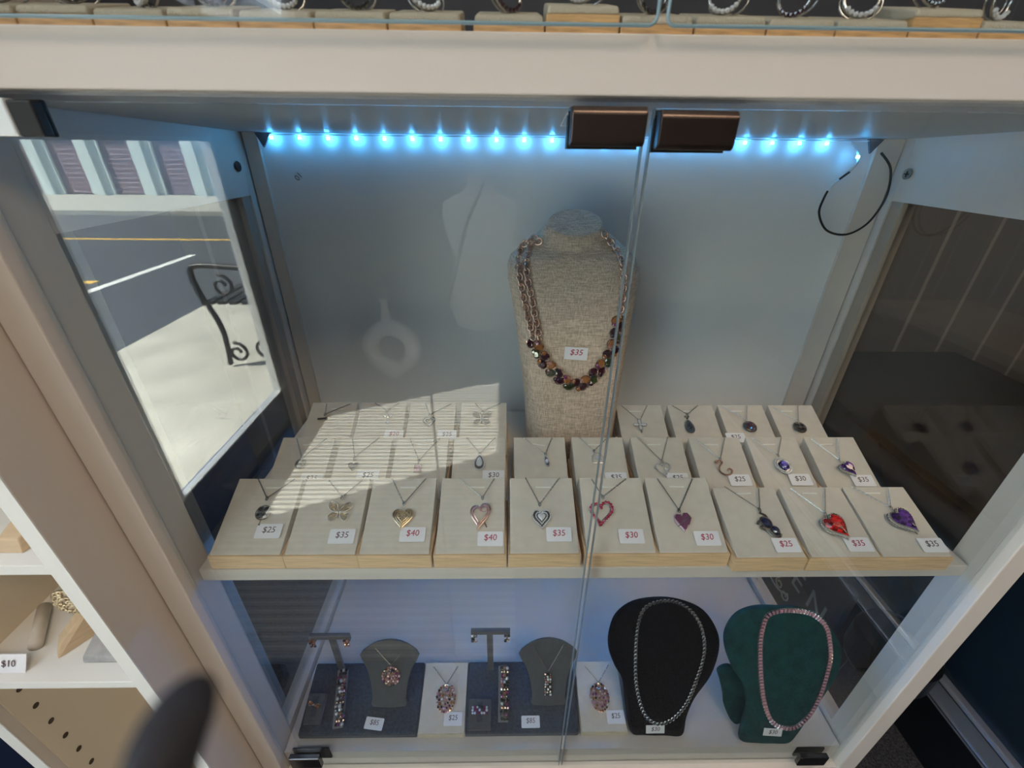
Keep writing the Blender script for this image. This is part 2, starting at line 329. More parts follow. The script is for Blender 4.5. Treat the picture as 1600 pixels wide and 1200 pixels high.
# ------------------------------------------------------------------ boxes and pendants on the shelf
Z0 = ZS+.0195
def arc(cx, cy, r, a0, a1, n=10, ry=None):
    return [(cx+r*math.cos(a0+(a1-a0)*i/n), cy+(ry or r)*math.sin(a0+(a1-a0)*i/n)) for i in range(n+1)]
def ell(rx, ry, n=20, cx=0, cy=0, rot=0):
    o = []
    for i in range(n):
        x, y = rx*math.cos(2*PI*i/n), ry*math.sin(2*PI*i/n); o.append((cx+x*math.cos(rot)-y*math.sin(rot), cy+x*math.sin(rot)+y*math.cos(rot)))
    return o
def heart(w, h, n=28, rot=0, skew=0):
    o = []
    for i in range(n):
        t = 2*PI*i/n; x = math.sin(t)**3; y = (13*math.cos(t)-5*math.cos(2*t)-2*math.cos(3*t)-math.cos(4*t))/14.5-.1
        x += skew*(y-.3)*abs(y-.3)*.6; x *= w/2; y *= h/2; o.append((x*math.cos(rot)-y*math.sin(rot), x*math.sin(rot)+y*math.cos(rot)))
    return o
def tear(w, h, n=20):
    o = []
    for i in range(n):
        t = 2*PI*i/n; y = math.cos(t); x = math.sin(t)*(1-.42*(y+1)/2*1.25); o.append((x*w/2, y*h/2))
    return o
def pts3(p, z=0): return [(x, y, z) for x, y in p]
def ring(bm, pts, r, z=.001, seg=5): tube(bm, pts3(pts, z), r, seg, closed=True)
def beads(bm, pts, r, z=.0012, sub=1): 
    for p in pts: ico(bm, (p[0], p[1], z), r, sub, (1, 1, .7), random.random()*3)
def along(pts, step): return [(p.x, p.y) for p in resample(pts3(pts), step, True)]
def scale(p, s): return [(x*s, y*s) for x, y in p]
def links(bm, A, B, r=.0009, sag=.0):
    A, B = Vector(A), Vector(B); n = max(4, int((B-A).length/.0021)); d = (B-A).normalized()
    for i in range(n):
        c = A.lerp(B, (i+.5)/n)+Vector((0, 0, 0)); t = (i+.5)/n; c.z += .0003
        side = d.cross(Vector((0, 0, 1))); up = Vector((0, 0, 1)) if i % 2 else side
        if i % 2 == 0: up = side
        tube(bm, [c+d*.00145*math.cos(2*PI*k/8)+up*.00062*math.sin(2*PI*k/8) for k in range(8)], .00026, 4, closed=True)

def pendant(kind, t):
    """parts of a pendant lying flat at the local origin of empty-like parent p (thing t)"""
    def P(name, bm, m, par=None, sm=False, lab=None):
        o = put(name, bm, m, par or t, smooth=sm)
        if lab: o['label'] = lab
        return o
    m1, m2, m3 = BM(), BM(), BM()
    if kind == 'clover':
        for a in (PI/4, 3*PI/4, 5*PI/4, 7*PI/4):
            x, y = .0042*math.cos(a), .0042*math.sin(a); ring(m1, ell(.0035, .0035, 12, x, y), .0006, .0014); gem(m2, ell(.0030, .0030, 10, x, y), .0005, .002)
        ring(m1, ell(.0078, .0078, 24), .0005, .0008); tube(m1, [(0, -.008, .001), (0, -.012, .001)], .0005, 5); ico(m1, (0, -.013, .001), .0012)
        P('setting', m1, dsilver); P('gemstones', m2, G['dark'])
    elif kind == 'butterfly' or kind == 'darkbutterfly':
        s = .0115 if kind == 'butterfly' else .0125
        for sx in (-1, 1):
            up = [(sx*.08, .0), (sx*.35, .75), (sx*1.0, .95), (sx*1.05, .45), (sx*.6, .05)]; lo = [(sx*.08, -.05), (sx*.7, -.1), (sx*.95, -.45), (sx*.7, -.85), (sx*.3, -.6)]
            for o in (up, lo):
                pp = smooth_path(pts3([(x*s, y*s) for x, y in o], .001), 5, True); tube(m1, pp, .00055, 5, closed=True)
                c = sum((Vector(p) for p in pp), Vector())/len(pp)
                for q in (.72, .42): tube(m1, [c+(p-c)*q for p in pp], .0004, 4, closed=True)
                for p in pp[::4]: tube(m1, [c, p], .0003, 4)
                beads(m2, [(p.x, p.y) for p in resample(pp, .0016, True)], .0007, .0015)
        tube(m1, [(0, -s*.6, .001), (0, s*.45, .0014)], .0009, 6)
        for sx in (-1, 1): tube(m1, [(0, s*.4, .001), (sx*s*.25, s*.8, .001)], .0003, 4)
        P('wings', m1, gold if kind == 'butterfly' else dsilver); P('gemstones', m2, G['clear'])
    elif kind == 'filheart':
        h = heart(.021, .022); ring(m1, h, .0008); 
        for q in (.80, .55): ring(m1, scale(h, q), .0004, .0018)
        for a in range(14): 
            x, y = scale(h, .68)[a*2]; tube(m1, pts3(arc(x, y, .0016, a, a+4.5, 8), .0018), .0004, 4)
            x, y = scale(h, .35)[a*2]; tube(m1, pts3(arc(x, y, .0013, a*2, a*2+4.5, 8), .002), .0004, 4)
        gem(m2, scale(h, .93), .0002, .0012, .8); P('filigree', m1, gold); P('heart_plate', m2, mat('pale_gold', (.30, .24, .17), .5, .6))
    elif kind == 'tiltheart':
        h = heart(.021, .026, rot=.25, skew=.5); ring(m1, h, .0010); ring(m1, scale(h, .72), .0008)
        beads(m2, along(scale(h, .86), .0012), .0007, .0016); beads(m2, [(.003+x, .004+y) for x, y in along(ell(.003, .0028), .0014)], .0007)
        tube(m1, [(.004, -.010, .001), (.0062, -.0155, .001)], .0008, 5); P('heart_frame', m1, rose); P('gemstones', m2, G['pink'])
    elif kind == 'haloheart':
        h = heart(.020, .021); gem(m2, scale(h, .42), .001, .003); beads(m3, along(scale(h, .62), .0017), .0009, .0020); beads(m3, along(scale(h, .98), .0020), .00105, .0016)
        gem(m1, scale(h, 1.03), 0, .0014, .85); P('setting', m1, dsilver); P('heart_stone', m2, G['clear']); P('gemstones', m3, G['clear'])
    elif kind == 'stoneheart':
        h = heart(.024, .025, rot=.12, skew=.35); ring(m1, scale(h, .80), .0006); beads(m2, along(h, .0031), .0018, .0018); ring(m1, h, .0006, .0005)
        P('heart_frame', m1, silver); P('gemstones', m2, G['ruby'])
    elif kind == 'paveheart':
        h = heart(.0185, .021, rot=.1, skew=.2); gem(m1, h, 0, .0024, .9)
        hp = [Vector((x, y, 0)) for x, y in scale(h, .9)]
        for i in range(-5, 6):
            for j in range(-6, 6):
                x, y = i*.0018+(j % 2)*.0009, j*.0016
                if sum(((hp[k].y > y) != (hp[k-1].y > y)) and (x < (hp[k-1].x-hp[k].x)*(y-hp[k].y)/(hp[k-1].y-hp[k].y)+hp[k].x) for k in range(len(hp))) % 2: ico(m2, (x, y, .0029), .00095, 1, (1, 1, .7))
        tube(m3, smooth_path([(-.0075, -.0075, .003), (-.001, -.003, .0034), (.004, .001, .003), (.009, .002, .002)], 5), .0006, 5)
        P('heart_plate', m1, mat('pink_metal', (.62, .42, .50), .3, .6)); P('gemstones', m2, G['plum']); P('silver_line', m3, silver)
    elif kind == 'cat':
        ring(m1, ell(.0052, .0060, 16, 0, .003, .5), .0010); gem(m2, ell(.0046, .0054, 14, 0, .003, .5), .0005, .003)
        ring(m1, ell(.0042, .0046, 16, .006, -.006), .0009); gem(m2, ell(.0036, .0040, 14, .006, -.006), .0005, .003)
        tube(m1, smooth_path(pts3([(-.010, .001), (-.007, .004), (-.0045, .000), (-.008, -.003), (-.003, -.006), (.002, -.012), (.008, -.013), (.0105, -.010)], .001), 5), .0011, 6)
        tube(m1, smooth_path(pts3([(-.003, .014), (.002, .011), (.003, .008)], .001), 5), .0012, 6)
        P('silver_cat', m1, dsilver); P('gemstones', m2, G['blue'])
    elif kind in ('redheart', 'purpleheart', 'smallpurple'):
        s = {'redheart': 1.0, 'purpleheart': 1.0, 'smallpurple': .72}[kind]
        h = heart(.026*s, .028*s, 32, rot=.45); gem(m2, scale(h, .86), .0025, .0062*s, .5)
        ring(m1, scale(h, .93), .0009*s, .0050*s); ring(m1, h, .0008*s, .0015); beads(m3, along(scale(h, .97), .0018), .00085*s, .0040*s)
        for x, y in along(scale(h, .96), .0028): tube(m1, [(x, y, .0005), (x*.97, y*.97, .006*s)], .0004, 4)
        P('silver_basket', m1, silver); P('heart_stone', m2, G['red' if kind == 'redheart' else 'purple'], lab='large faceted %s heart stone' % ('red' if kind == 'redheart' else 'purple')); P('gemstones', m3, G['clear'])
    elif kind == 'flower':
        ring(m1, ell(.0052, .0052), .0009); beads(m1, along(ell(.0062, .0062), .002), .0010, .001); gem(m2, ell(.0038, .0038, 12), .001, .002); P('setting', m1, dsilver); P('gemstone', m2, G['dark'])
    elif kind == 'locket':
        gem(m1, heart(.0135, .0125, 24), 0, .0022, .8); ico(m1, (0, .0085, .001), .0022); P('heart_plate', m1, dsilver)
    elif kind == 'rect':
        gem(m2, [(-.003, -.0045), (.003, -.0045), (.0035, -.003), (.0035, .003), (.003, .0045), (-.003, .0045), (-.0035, .003), (-.0035, -.003)], .0005, .0035); ring(m1, [(-.0042, -.0052), (.0042, -.0052), (.0042, .0052), (-.0042, .0052)], .0006); beads(m1, [(0, .0075), (0, .0098)], .0012); P('setting', m1, silver); P('gemstone', m2, G['pink'])
    elif kind == 'tear':
        h = tear(.017, .021); gem(m1, h, 0, .0016, .9); beads(m2, along(scale(h, .95), .0017), .0009, .0016); gem(m3, scale(h, .6), .001, .0035, .5); P('setting', m1, dsilver); P('gemstones', m2, G['clear']); P('drop_stone', m3, G['clear'])
    elif kind == 'smalltear':
        h = [(x*math.cos(.2)-y*math.sin(.2), x*math.sin(.2)+y*math.cos(.2)) for x, y in tear(.0085, .016)]; gem(m1, h, 0, .0012, .9); beads(m2, along(scale(h, .9), .0015), .0008, .0013); gem(m3, ell(.0022, .003, 10, 0, -.001), .001, .003); P('setting', m1, silver); P('gemstones', m2, G['clear']); P('drop_stone', m3, G['lilac'])
    elif kind == 'dheart':
        ring(m1, [(-.0065, -.006), (-.006, .003), (-.003, .007), (.001, .008), (.005, .006), (.0065, .002), (.0045, -.001), (.0065, -.006)], .0009); beads(m2, along([(-.0065, -.006), (-.006, .003), (-.003, .007), (.001, .008), (.005, .006), (.0065, .002), (.0045, -.001), (.0065, -.006)], .0017), .0008, .0018); gem(m3, ell(.0028, .0028, 12, -.0005, .001), .0008, .003); P('heart_frame', m1, silver); P('gemstones', m2, G['clear']); P('round_stone', m3, G['clear'])
    elif kind == 'openheart':
        h = heart(.018, .018, rot=.1); ring(m1, h, .0008); beads(m2, along(h, .0024), .0011, .0016); gem(m3, ell(.0024, .0024, 12, .003, -.002), .0008, .003); P('heart_frame', m1, silver); P('gemstones', m2, G['clear']); P('round_stone', m3, G['clear'])
    elif kind == 'swirl':
        sw = smooth_path(pts3([(-.007, .008), (-.003, .011), (.000, .008), (-.005, .002), (-.006, -.004), (-.001, -.0085), (.006, -.0075), (.009, -.003), (.006, -.0005), (.0035, -.003)], .001), 6); tube(m1, sw, .0012, 6); beads(m2, [(p.x, p.y) for p in resample(sw, .0018)], .0008, .0021)
        tube(m1, pts3(arc(-.006, .0085, .0025, 0, 5, 8), .001), .0008, 5); P('swirl', m1, rose); P('gemstones', m2, G['rosy'])
    elif kind == 'halooval':
        gem(m1, ell(.0095, .011, 20, rot=.5), 0, .0016, .9); beads(m2, along(ell(.0095, .011, 24, rot=.5), .002), .0011, .0016); beads(m2, along(ell(.0072, .0086, 24, rot=.5), .0018), .0009, .0022); gem(m3, ell(.0050, .0063, 16, rot=.5), .0015, .0042); P('setting', m1, silver); P('gemstones', m2, G['clear']); P('oval_stone', m3, G['violet'])
    elif kind == 'bar':
        tube(m1, [(-.007, 0, .001), (.004, .0008, .001)], .0013, 6); ico(m1, (.005, .001, .001), .0022); P('bar', m1, dsilver)
    elif kind == 'cross':
        for x, y in ((0, .006), (0, .001), (0, -.004), (-.004, .0022), (.004, .0022), (0, -.008)): beads(m2, [(x, y)], .0019, .0013)
        tube(m1, [(0, .008, .0008), (0, -.010, .0008)], .0010, 5); tube(m1, [(-.006, .0022, .0008), (.006, .0022, .0008)], .0010, 5); P('cross_frame', m1, silver); P('gemstones', m2, G['clear'])
    elif kind == 'flowercross':
        for a in (0, PI/2, PI, 3*PI/2):
            pp = [(x+.0052*math.cos(a), y+.0052*math.sin(a)+.002) for x, y in ell(.0042, .0023, 12, rot=a)]; ring(m1, pp, .0006); gem(m2, scale(pp, .999), .0004, .0016, .6)
        tube(m1, [(0, -.006, .001), (0, -.011, .001)], .0009, 5); beads(m2, [(0, .002)], .0018, .002); P('cross_frame', m1, silver); P('gemstones', m2, G['clear'])
    elif kind == 'tinyheart':
        h = heart(.0165, .0155, rot=.15); ring(m1, h, .0008); ring(m1, scale(h, .55), .0007, .0014); beads(m2, along(scale(h, .78), .0017), .0009, .0014); P('heart_frame', m1, silver); P('gemstones', m2, G['clear'])
    elif kind == 'darktear':
        h = tear(.0165, .022); gem(m1, h, 0, .002, .85); beads(m2, along(scale(h, .9), .0018), .0008, .0020); gem(m3, scale(h, .45), .0015, .002); beads(m1, [(0, .0135), (-.002, .0165), (.002, .0165)], .0018, .0012); P('setting', m1, dsilver); P('gemstones', m2, dsilver); P('drop_stone', m3, G['dark'])
    elif kind == 'rose':
        gem(m1, ell(.0085, .0085, 10), 0, .0022, .8); ring(m1, ell(.0088, .0088, 10), .0007); 
        for a in range(5): gem(m2, ell(.0036, .0028, 8, .004*math.cos(a*1.257), .004*math.sin(a*1.257), a), .0012, .0022, .5)
        gem(m2, ell(.0026, .0026, 8), .0018, .0024, .5); P('setting', m1, dsilver); P('petal_stones', m2, gemm('mauve_gem', (.10, .055, .075)))
    elif kind == 'darkclover':
        for a in (PI/4, 3*PI/4, 5*PI/4, 7*PI/4):
            x, y = .0040*math.cos(a), .0040*math.sin(a); ring(m1, ell(.0032, .0032, 12, x, y), .0006, .0014); gem(m2, ell(.0027, .0027, 10, x, y), .0005, .0018)
        ring(m1, ell(.0082, .0082, 24), .0008, .0008); P('setting', m1, dsilver); P('gemstones', m2, G['dark'])
    elif kind == 'cluster':
        h = ell(.0145, .0185, 26); gem(m1, h, 0, .0030, .92)
        cols = ['rosy', 'amber', 'wine', 'pink', 'plum', 'clear']; bb = {}
        random.seed(int(t.location.x*1000))
        for q, nn in ((.93, 24), (.68, 15), (.40, 9), (.1, 3)):
            for k in range(nn):
                c = random.choice(cols); bb.setdefault(c, BM()); a = 2*PI*k/nn+q*3; ico(bb[c], (.0145*q*math.cos(a), .0185*q*math.sin(a), .0034), random.uniform(.0015, .0023), 1, (1, 1, .8), k)
        P('setting', m1, rose)
        for c in bb: P(c+'_stones', bb[c], G[c])
        ring(m2, ell(.0038, .0038, 16, 0, .013), .0010, .0052); P('bail_ring', m2, silver)
    for x in (m1, m2, m3):
        if x.is_valid: x.free()

def make_box(x, Y0, zt, w, label, group, zb=ZS, mats=(bamboo, linen), name='necklace_box', base_h=.018, slotx=0):
    t = thing(name, label, 'display box', (x, Y0, zb), group=group)
    b = BM(); box(b, -w/2, w/2, 0, .077, 0, base_h); put('wood_base', b, mats[0], t, bevel=.0008)
    zt = zt-zb; p = w/2-.0022
    b = BM(); loft(b, [[(-p, .0015, base_h+.0002), (p, .0015, base_h+.0002), (p, .077, base_h+.0002), (-p, .077, base_h+.0002)], [(-p, .002, base_h+.0015), (p, .002, base_h+.0015), (p, .077, zt), (-p, .077, zt)]])
    put('linen_wedge', b, mats[1], t, bevel=.0011); return t
DX = dict(F1=.005, F2=.004, F10=-.003)
B = {}
def boxes():
    fr = [-.266, -.190, -.1115, -.035, .041, .1195, .194, .2705, .347, .4235]; mi = [-.2495, -.176, -.1045, -.0315, .0443, .1187, .195, .2705, .345, .4216]
    bx = [(-.245, .466), (-.1745, .466), (-.1035, .466), (-.030, .466), (.194, .4597), (.269, .4597), (.3425, .4597), (.4165, .4597)]
    for i, x in enumerate(fr): B['F%d' % (i+1)] = (x, .3025 if i < 7 else .296, -.330 if i < 7 else -.3387)
    for i, x in enumerate(mi): B['M%d' % (i+1)] = (x, .3805, -.330)
    for i, (x, y) in enumerate(bx): B['B%d' % (i+1)] = (x, y, -.330)
boxes()
# key: kind, short description, left/right strand tops, bail and pendant centre on the pad, tag text and place
D = {
 'F1': ('clover', 'dark four-leaf clover', (-.0088, .0815), (.0325, .0801), (.0094, .0577), (.0105, .042), '$25', (.0223, .0223), ink),
 'F2': ('butterfly', 'gold filigree butterfly', (-.0054, .0785), (.0321, .0791), (.0139, .0589), (.0142, .0424), '$35', (.0227, .0167), ink),
 'F3': ('filheart', 'gold filigree heart', (-.0146, .0814), (.0236, .0805), (.0032, .0514), (.0038, .0373), '$40', (.0164, .0183), inkr),
 'F4': ('tiltheart', 'tilted open rose heart', (-.0146, .0800), (.0233, .0800), (.0110, .0575), (.0101, .0405), '$40', (.0203, .0134), inkr),
 'F5': ('haloheart', 'double halo crystal heart', (-.0174, .081), (.0209, .0809), (-.003, .0500), (-.0016, .0361), '$35', (.0155, .0177), inkr),
 'F6': ('stoneheart', 'open ruby stone heart', (-.0215, .0793), (.017, .0792), (-.012, .0581), (-.0149, .0422), '$30', (.0123, .0154), inkr),
 'F7': ('paveheart', 'pink and plum pave heart', (-.0215, .0795), (.0179, .0791), (-.0061, .0425), (-.0044, .032), '$30', (.0164, .013), inkr),
 'F8': ('cat', 'silver cat with two navy stones', (-.0217, .0783), (.0161, .0758), (.0066, .0500), (.0078, .0325), '$25', (.0189, .011), inkr),
 'F9': ('redheart', 'big red heart stone', (-.0238, .0757), (.0151, .0756), (-.0002, .0454), (.0011, .0315), '$35', (.0181, .0113), inkr),
 'F10': ('purpleheart', 'big purple heart stone', (-.0292, .0779), (.0112, .0762), (-.0007, .0518), (.0011, .0377), '$35', (.0182, .0103), ink),
 'M1': ('flower', 'small round dark flower', (-.0137, .0786), (.0234, .0786), (.0004, .0510), (.001, .0436), '$25', (.0188, .0234), ink),
 'M2': ('locket', 'dull grey solid heart', (-.0169, .0780), (.0169, .0804), (-.0089, .0520), (-.0081, .0409), '$25', (.0116, .0274), ink),
 'M3': ('rect', 'pink rectangular stone', (-.0157, .0787), (.0217, .0787), (-.0008, .0480), (-.0011, .0365), None, None, ink),
 'M4': ('tear', 'crystal teardrop', (-.0168, .080), (.0195, .080), (.0007, .0570), (.0004, .0453), '$30', (.018, .027), ink),
 'M5': ('smalltear', 'small lilac teardrop', (-.0201, .0794), (.0161, .0793), (.0066, .0564), (.0076, .0469), None, None, ink),
 'M6': ('dheart', 'half-cut open crystal heart', (-.0227, .0803), (.0138, .0805), (-.0067, .0606), (-.0034, .050), '$35', (.0161, .0240), ink),
 'M7': ('openheart', 'open silver heart with one stone', (-.0245, .0802), (.0146, .0802), (-.0003, .0464), (-.0004, .0371), '$25', (.0146, .0230), ink),
 'M8': ('swirl', 'curled rose-gold swan', (-.0256, .0783), (.013, .0792), (-.0019, .0489), (-.0011, .0362), '$25', (.0142, .0210), ink),
 'M9': ('halooval', 'violet oval with crystal halo', (-.0254, .0785), (.0121, .0791), (-.0018, .0540), (-.0005, .0395), '$30', (.0138, .0215), ink),
 'M10': ('smallpurple', 'small purple heart stone', (-.0259, .0783), (.0081, .0782), (-.0032, .0469), (.0002, .036), '$35', (.0137, .0200), ink),
 'B1': ('bar', 'dark little bar', (-.0112, .0785), (.0225, .0780), (-.0086, .0600), (-.0104, .0524), None, None, ink),
 'B2': ('cross', 'small silver cross', (-.0129, .080), (.0223, .080), (.0072, .0660), (.0097, .0544), '$20', (.0222, .0270), inkr),
 'B3': ('tinyheart', 'double outlined silver heart', (-.0106, .0785), (.0262, .0785), (-.0028, .0590), (-.0024, .0492), '$25', (.0240, .0264), ink),
 'B4': ('darkbutterfly', 'large dark silver butterfly', (-.0125, .0795), (.0239, .0795), (-.0018, .0650), (-.0022, .0525), None, None, ink),
 'B5': ('flowercross', 'silver petal cross', (-.0256, .0795), (.0118, .0795), (-.004, .0530), (-.0045, .0449), None, None, ink),
 'B6': ('darktear', 'dark marcasite teardrop', (-.0268, .0795), (.0107, .0795), (-.0090, .0640), (-.0105, .0437), None, None, ink),
 'B7': ('rose', 'dark mauve rose', (-.0278, .0786), (.0092, .0795), (.0001, .0550), (.0013, .0438), '$25', (-.0240, .0263), ink),
 'B8': ('darkclover', 'round dark clover', (-.0284, .0764), (.0097, .0795), (-.0011, .0520), (-.0023, .0427), None, None, ink)}
rown = {'F': 'front row', 'M': 'middle row', 'B': 'back row'}
def tag(parent, txt, loc, rot, m, w=.0262, h=.0150, sz=.0088):
    b = BM(); o = []
    for sx, sy, a in ((1, 1, 0), (-1, 1, 1), (-1, -1, 2), (1, -1, 3)):
        o += [(sx*(w/2-.0015)+.0015*math.cos(a*PI/2+q*PI/6), sy*(h/2-.0015)+.0015*math.sin(a*PI/2+q*PI/6)) for q in range(4)]
    prism(b, o, 0, .0004); tg = put('price_tag', b, tagm, parent); tg.location = loc; tg.rotation_euler = rot
    text(txt, sz, tg, (0, .0012, .00055), m=m, shear=.1); return tg
def necklace(key, dt, frame_loc, phi, ctr, bail, sl, sr, desc, kind, group, where, chain_m=silver, label=None):
    c = Vector((ctr[0], ctr[1], .0018)); ph = Matrix.Rotation(phi, 4, 'X')
    L = Vector(frame_loc)+ph @ c
    t = thing('pendant_necklace', label or ('necklace with %s pendant on the box in the %s' % (desc, where)), 'necklace', tuple(L), (phi, 0, 0), group)
    b = BM(); bl = Vector((bail[0]-ctr[0], bail[1]-ctr[1], .0010))
    for s in (sl, sr): links(b, (s[0]-ctr[0], s[1]-ctr[1], .0004), bl)
    put('chain', b, chain_m, t)
    b = BM(); tube(b, [(bl.x+.0012*math.cos(k*PI/4), bl.y-.0002+.0022*math.sin(k*PI/4), .0012) for k in range(8)], .0006, 5, closed=True); put('bail', b, chain_m, t, smooth=True)
    pendant(kind, t); return t
random.seed(3)
for k, (kind, desc, sl, sr, bail, ctr, tx, tp, im) in D.items():
    x, Y0, zt = B[k]; row = rown[k[0]]; dx = DX.get(k, 0); w = .0748 if k[0] == 'F' else .0700
    if k in ('M4', 'B4', 'M5', 'B5'): pass
    t = make_box(x+dx, Y0, zt, w, 'linen topped wood box under the %s, %s' % (desc, row), 'linen necklace boxes on the middle shelf')
    phi = math.atan2(zt-Z0, .075); O = Vector((0, .002, Z0-ZS)); bv = Vector((0, math.cos(phi), math.sin(phi))); nv = Vector((0, -math.sin(phi), math.cos(phi)))
    b = BM(); ang = random.uniform(-.2, .25); 
    M = Matrix.Translation(O+bv*.0705+nv*.0008+Vector(((sl[0]+sr[0])/2-dx, 0, 0))) @ Matrix.Rotation(phi, 4, 'X') @ Matrix.Rotation(ang if k in ('F9', 'M9', 'M5', 'F8', 'M10') else 0, 4, 'Z')
    tube(b, [M @ Vector((-.0085, 0, 0)), M @ Vector((.0085, 0, 0))], .0012, 6, flat=.5); put('strap_loop', b, ltab, t)
    if tx: tag(t, tx, tuple(O+bv*tp[1]+nv*.0018+Vector((tp[0]-dx, 0, 0))), (phi, 0, 0), im)
    necklace(k, None, (x, Y0+.002, Z0), phi, ctr, bail, sl, sr, desc, kind, 'pendant necklaces on linen boxes', row, dsilver if kind in ('darktear', 'clover', 'cat', 'paveheart') else silver)

# ------------------------------------------------------------------ linen bust with its stone necklace
secs = [(-.3825, .092, .060, .470, .560, 0), (-.34, .0915, .062, .474, .562, 0), (-.30, .091, .064, .478, .565, 0), (-.22, .088, .071, .487, .570, 0), (-.17, .086, .077, .494, .573, 0), (-.145, .0845, .0805, .500, .575, 0),
        (-.130, .084, .0810, .506, .577, 0), (-.120, .084, .077, .511, .577, .0), (-.112, .084, .066, .515, .576, .1), (-.103, .084, .052, .519, .573, .35), (-.094, .0835, .041, .522, .568, .6), (-.0865, .0835, .0345, .5235, .5625, .75), (-.0815, .0835, .0330, .5240, .5610, .75)]
def sect(z, xc, hw, y0, y1, tl, n=48, e=None):
    yc = (y0+y1)/2; hd = (y1-y0)/2; e = e if e else (.45 if z < -.115 else .45+.55*min(1, (z+.115)/.025)); out = []
    for i in range(n):
        a = 2*PI*i/n; cx, sy = math.cos(a), math.sin(a)
        px = xc+hw*math.copysign(abs(cx)**e, cx); py = yc+hd*math.copysign(abs(sy)**(e if sy > 0 else .9), sy)
        out.append(Vector((px, py, z+tl*(py-yc))))
    return out
t = thing('necklace_bust', 'tall woven linen bust with sloping shoulders standing between the back row boxes', 'bust', (.092, .515, ZS))
b = BM(); loft(b, [sect(*s) for s in secs]); bmesh.ops.recalc_face_normals(b, faces=b.faces); bv_ = BVHTree.FromBMesh(b)
put('body', b, burlap, t, True, smooth=True)
b = BM(); loft(b, [sect(-.0813, .0835, .0325, .5245, .5605, .75, e=1), sect(-.0800, .0835, .0310, .5255, .5595, .75, e=1)]); put('neck_cap', b, burlap, t, True, smooth=False)
def onbust(x, z, off=.0015):
    h = bv_.ray_cast(Vector((x, .40, z)), Vector((0, 1, 0)))
    return Vector((x, (h[0].y if h[0] else .54)-off, z)), (h[1] if h[0] else Vector((0, -1, 0)))
def frame_at(p, n):
    n = n.normalized(); 
    if n.y > 0: n = -n
    x = Vector((1, 0, 0)); y = n.cross(x).normalized(); x = y.cross(n); Mx = Matrix.Identity(4)
    for i in range(3): Mx[i][0] = x[i]; Mx[i][1] = y[i]; Mx[i][2] = n[i]; Mx[i][3] = p[i]
    return Mx
b = BM(); prism(b, [(-.0142, -.0080), (.0142, -.0080), (.0142, .0080), (-.0142, .0080)], 0, .0004)
tg = put('price_tag', b, tagm, t); p, n = onbust(.0875, -.2243, .0012); tg.matrix_basis = Matrix.Translation(-Vector(t['L'])) @ frame_at(p, n) @ Matrix.Rotation(-.06, 4, 'Z'); text('$35', .0105, tg, (0, .0015, .0006), m=inkr, shear=.2)
nk = thing('stone_necklace', 'chunky rose-gold chain necklace with wine, amber and olive stones around the linen bust', 'necklace', (.0875, .49, -.264))
def links_on(bm, path, w, ln, r):
    pp = resample(path, ln*.78)
    for i, p in enumerate(pp):
        d = (pp[min(i+1, len(pp)-1)]-pp[max(i-1, 0)]).normalized(); n = Vector((0, -1, .2)).normalized(); s = d.cross(n).normalized(); 
        if i % 2: s = (s*.55+n*.6)
        tube(bm, [p+d*ln*.62*math.cos(2*PI*k/10)+s*w*math.sin(2*PI*k/10)+n*.0012 for k in range(10)], r, 5, closed=True)
Lp = [(.0345, -.098), (.0250, -.103), (.0190, -.1100), (.0163, -.1293), (.0205, -.1515), (.0258, -.1747), (.0325, -.199), (.0352, -.207)]
Lq = [(.0400, -.101), (.0320, -.106), (.0270, -.1135), (.0250, -.1292), (.0300, -.1515), (.0350, -.1747), (.0400, -.197), (.0425, -.206)]
Rp = [(.1180, -.092), (.1262, -.101), (.1325, -.1100), (.1372, -.1230), (.1392, -.1450), (.1385, -.1664), (.1365, -.178)]
for path in (Lp, Lq, Rp):
    b = BM(); links_on(b, smooth_path([onbust(x, z, .0025)[0] for x, z in path], 6), .0037, .0078, .0014); put('chain', b, rose, nk, True, smooth=True)
sp = [(.0350, -.2116), (.0446, -.2262), (.0490, -.2349), (.0558, -.2421), (.0677, -.2538), (.0797, -.2621), (.0931, -.2648), (.1057, -.2583), (.1159, -.2464), (.1250, -.2330), (.1314, -.2198), (.1348, -.2028), (.1359, -.1863), (.1372, -.180)]
path = resample(smooth_path([(x, 0, z) for x, z in sp], 8), .0072); cols = ['wine', 'plum', 'amber', 'dark', 'green', 'rosy', 'wine', 'amber']; bb = {}
random.seed(11); fm = BM()
for i, q in enumerate(path):
    d = (path[min(i+1, len(path)-1)]-path[max(i-1, 0)]).normalized(); s = Vector((-d.z, 0, d.x))
    for j, (off, rx, ry) in enumerate(((.0035*(1 if i % 2 else -1), .0062, .0047), (-.0050*(1 if i % 2 else -1), .0031, .0031))):
        c = cols[(i*2+j*3) % len(cols)] if j == 0 else cols[(i*3+1) % len(cols)]; bb.setdefault(c, BM()); w = q+s*off+d*(.003 if j else 0); p, n = onbust(w.x, w.z, .0028)
        g = BM(); gem(g, ell(rx, ry, 10, rot=random.random()*3), 0, .0042); g.transform(frame_at(p, n)); me = bpy.data.meshes.new('x'); g.to_mesh(me); bb[c].from_mesh(me); bpy.data.meshes.remove(me); g.free()
        g = BM(); ring(g, ell(rx*.95, rx*.85, 10), .0007, .0008); g.transform(frame_at(p, n)); me = bpy.data.meshes.new('x'); g.to_mesh(me); fm.from_mesh(me); bpy.data.meshes.remove(me); g.free()
put('stone_settings', fm, rose, nk, True)
for c in bb: put(c+'_stones', bb[c], G[c], nk, True)

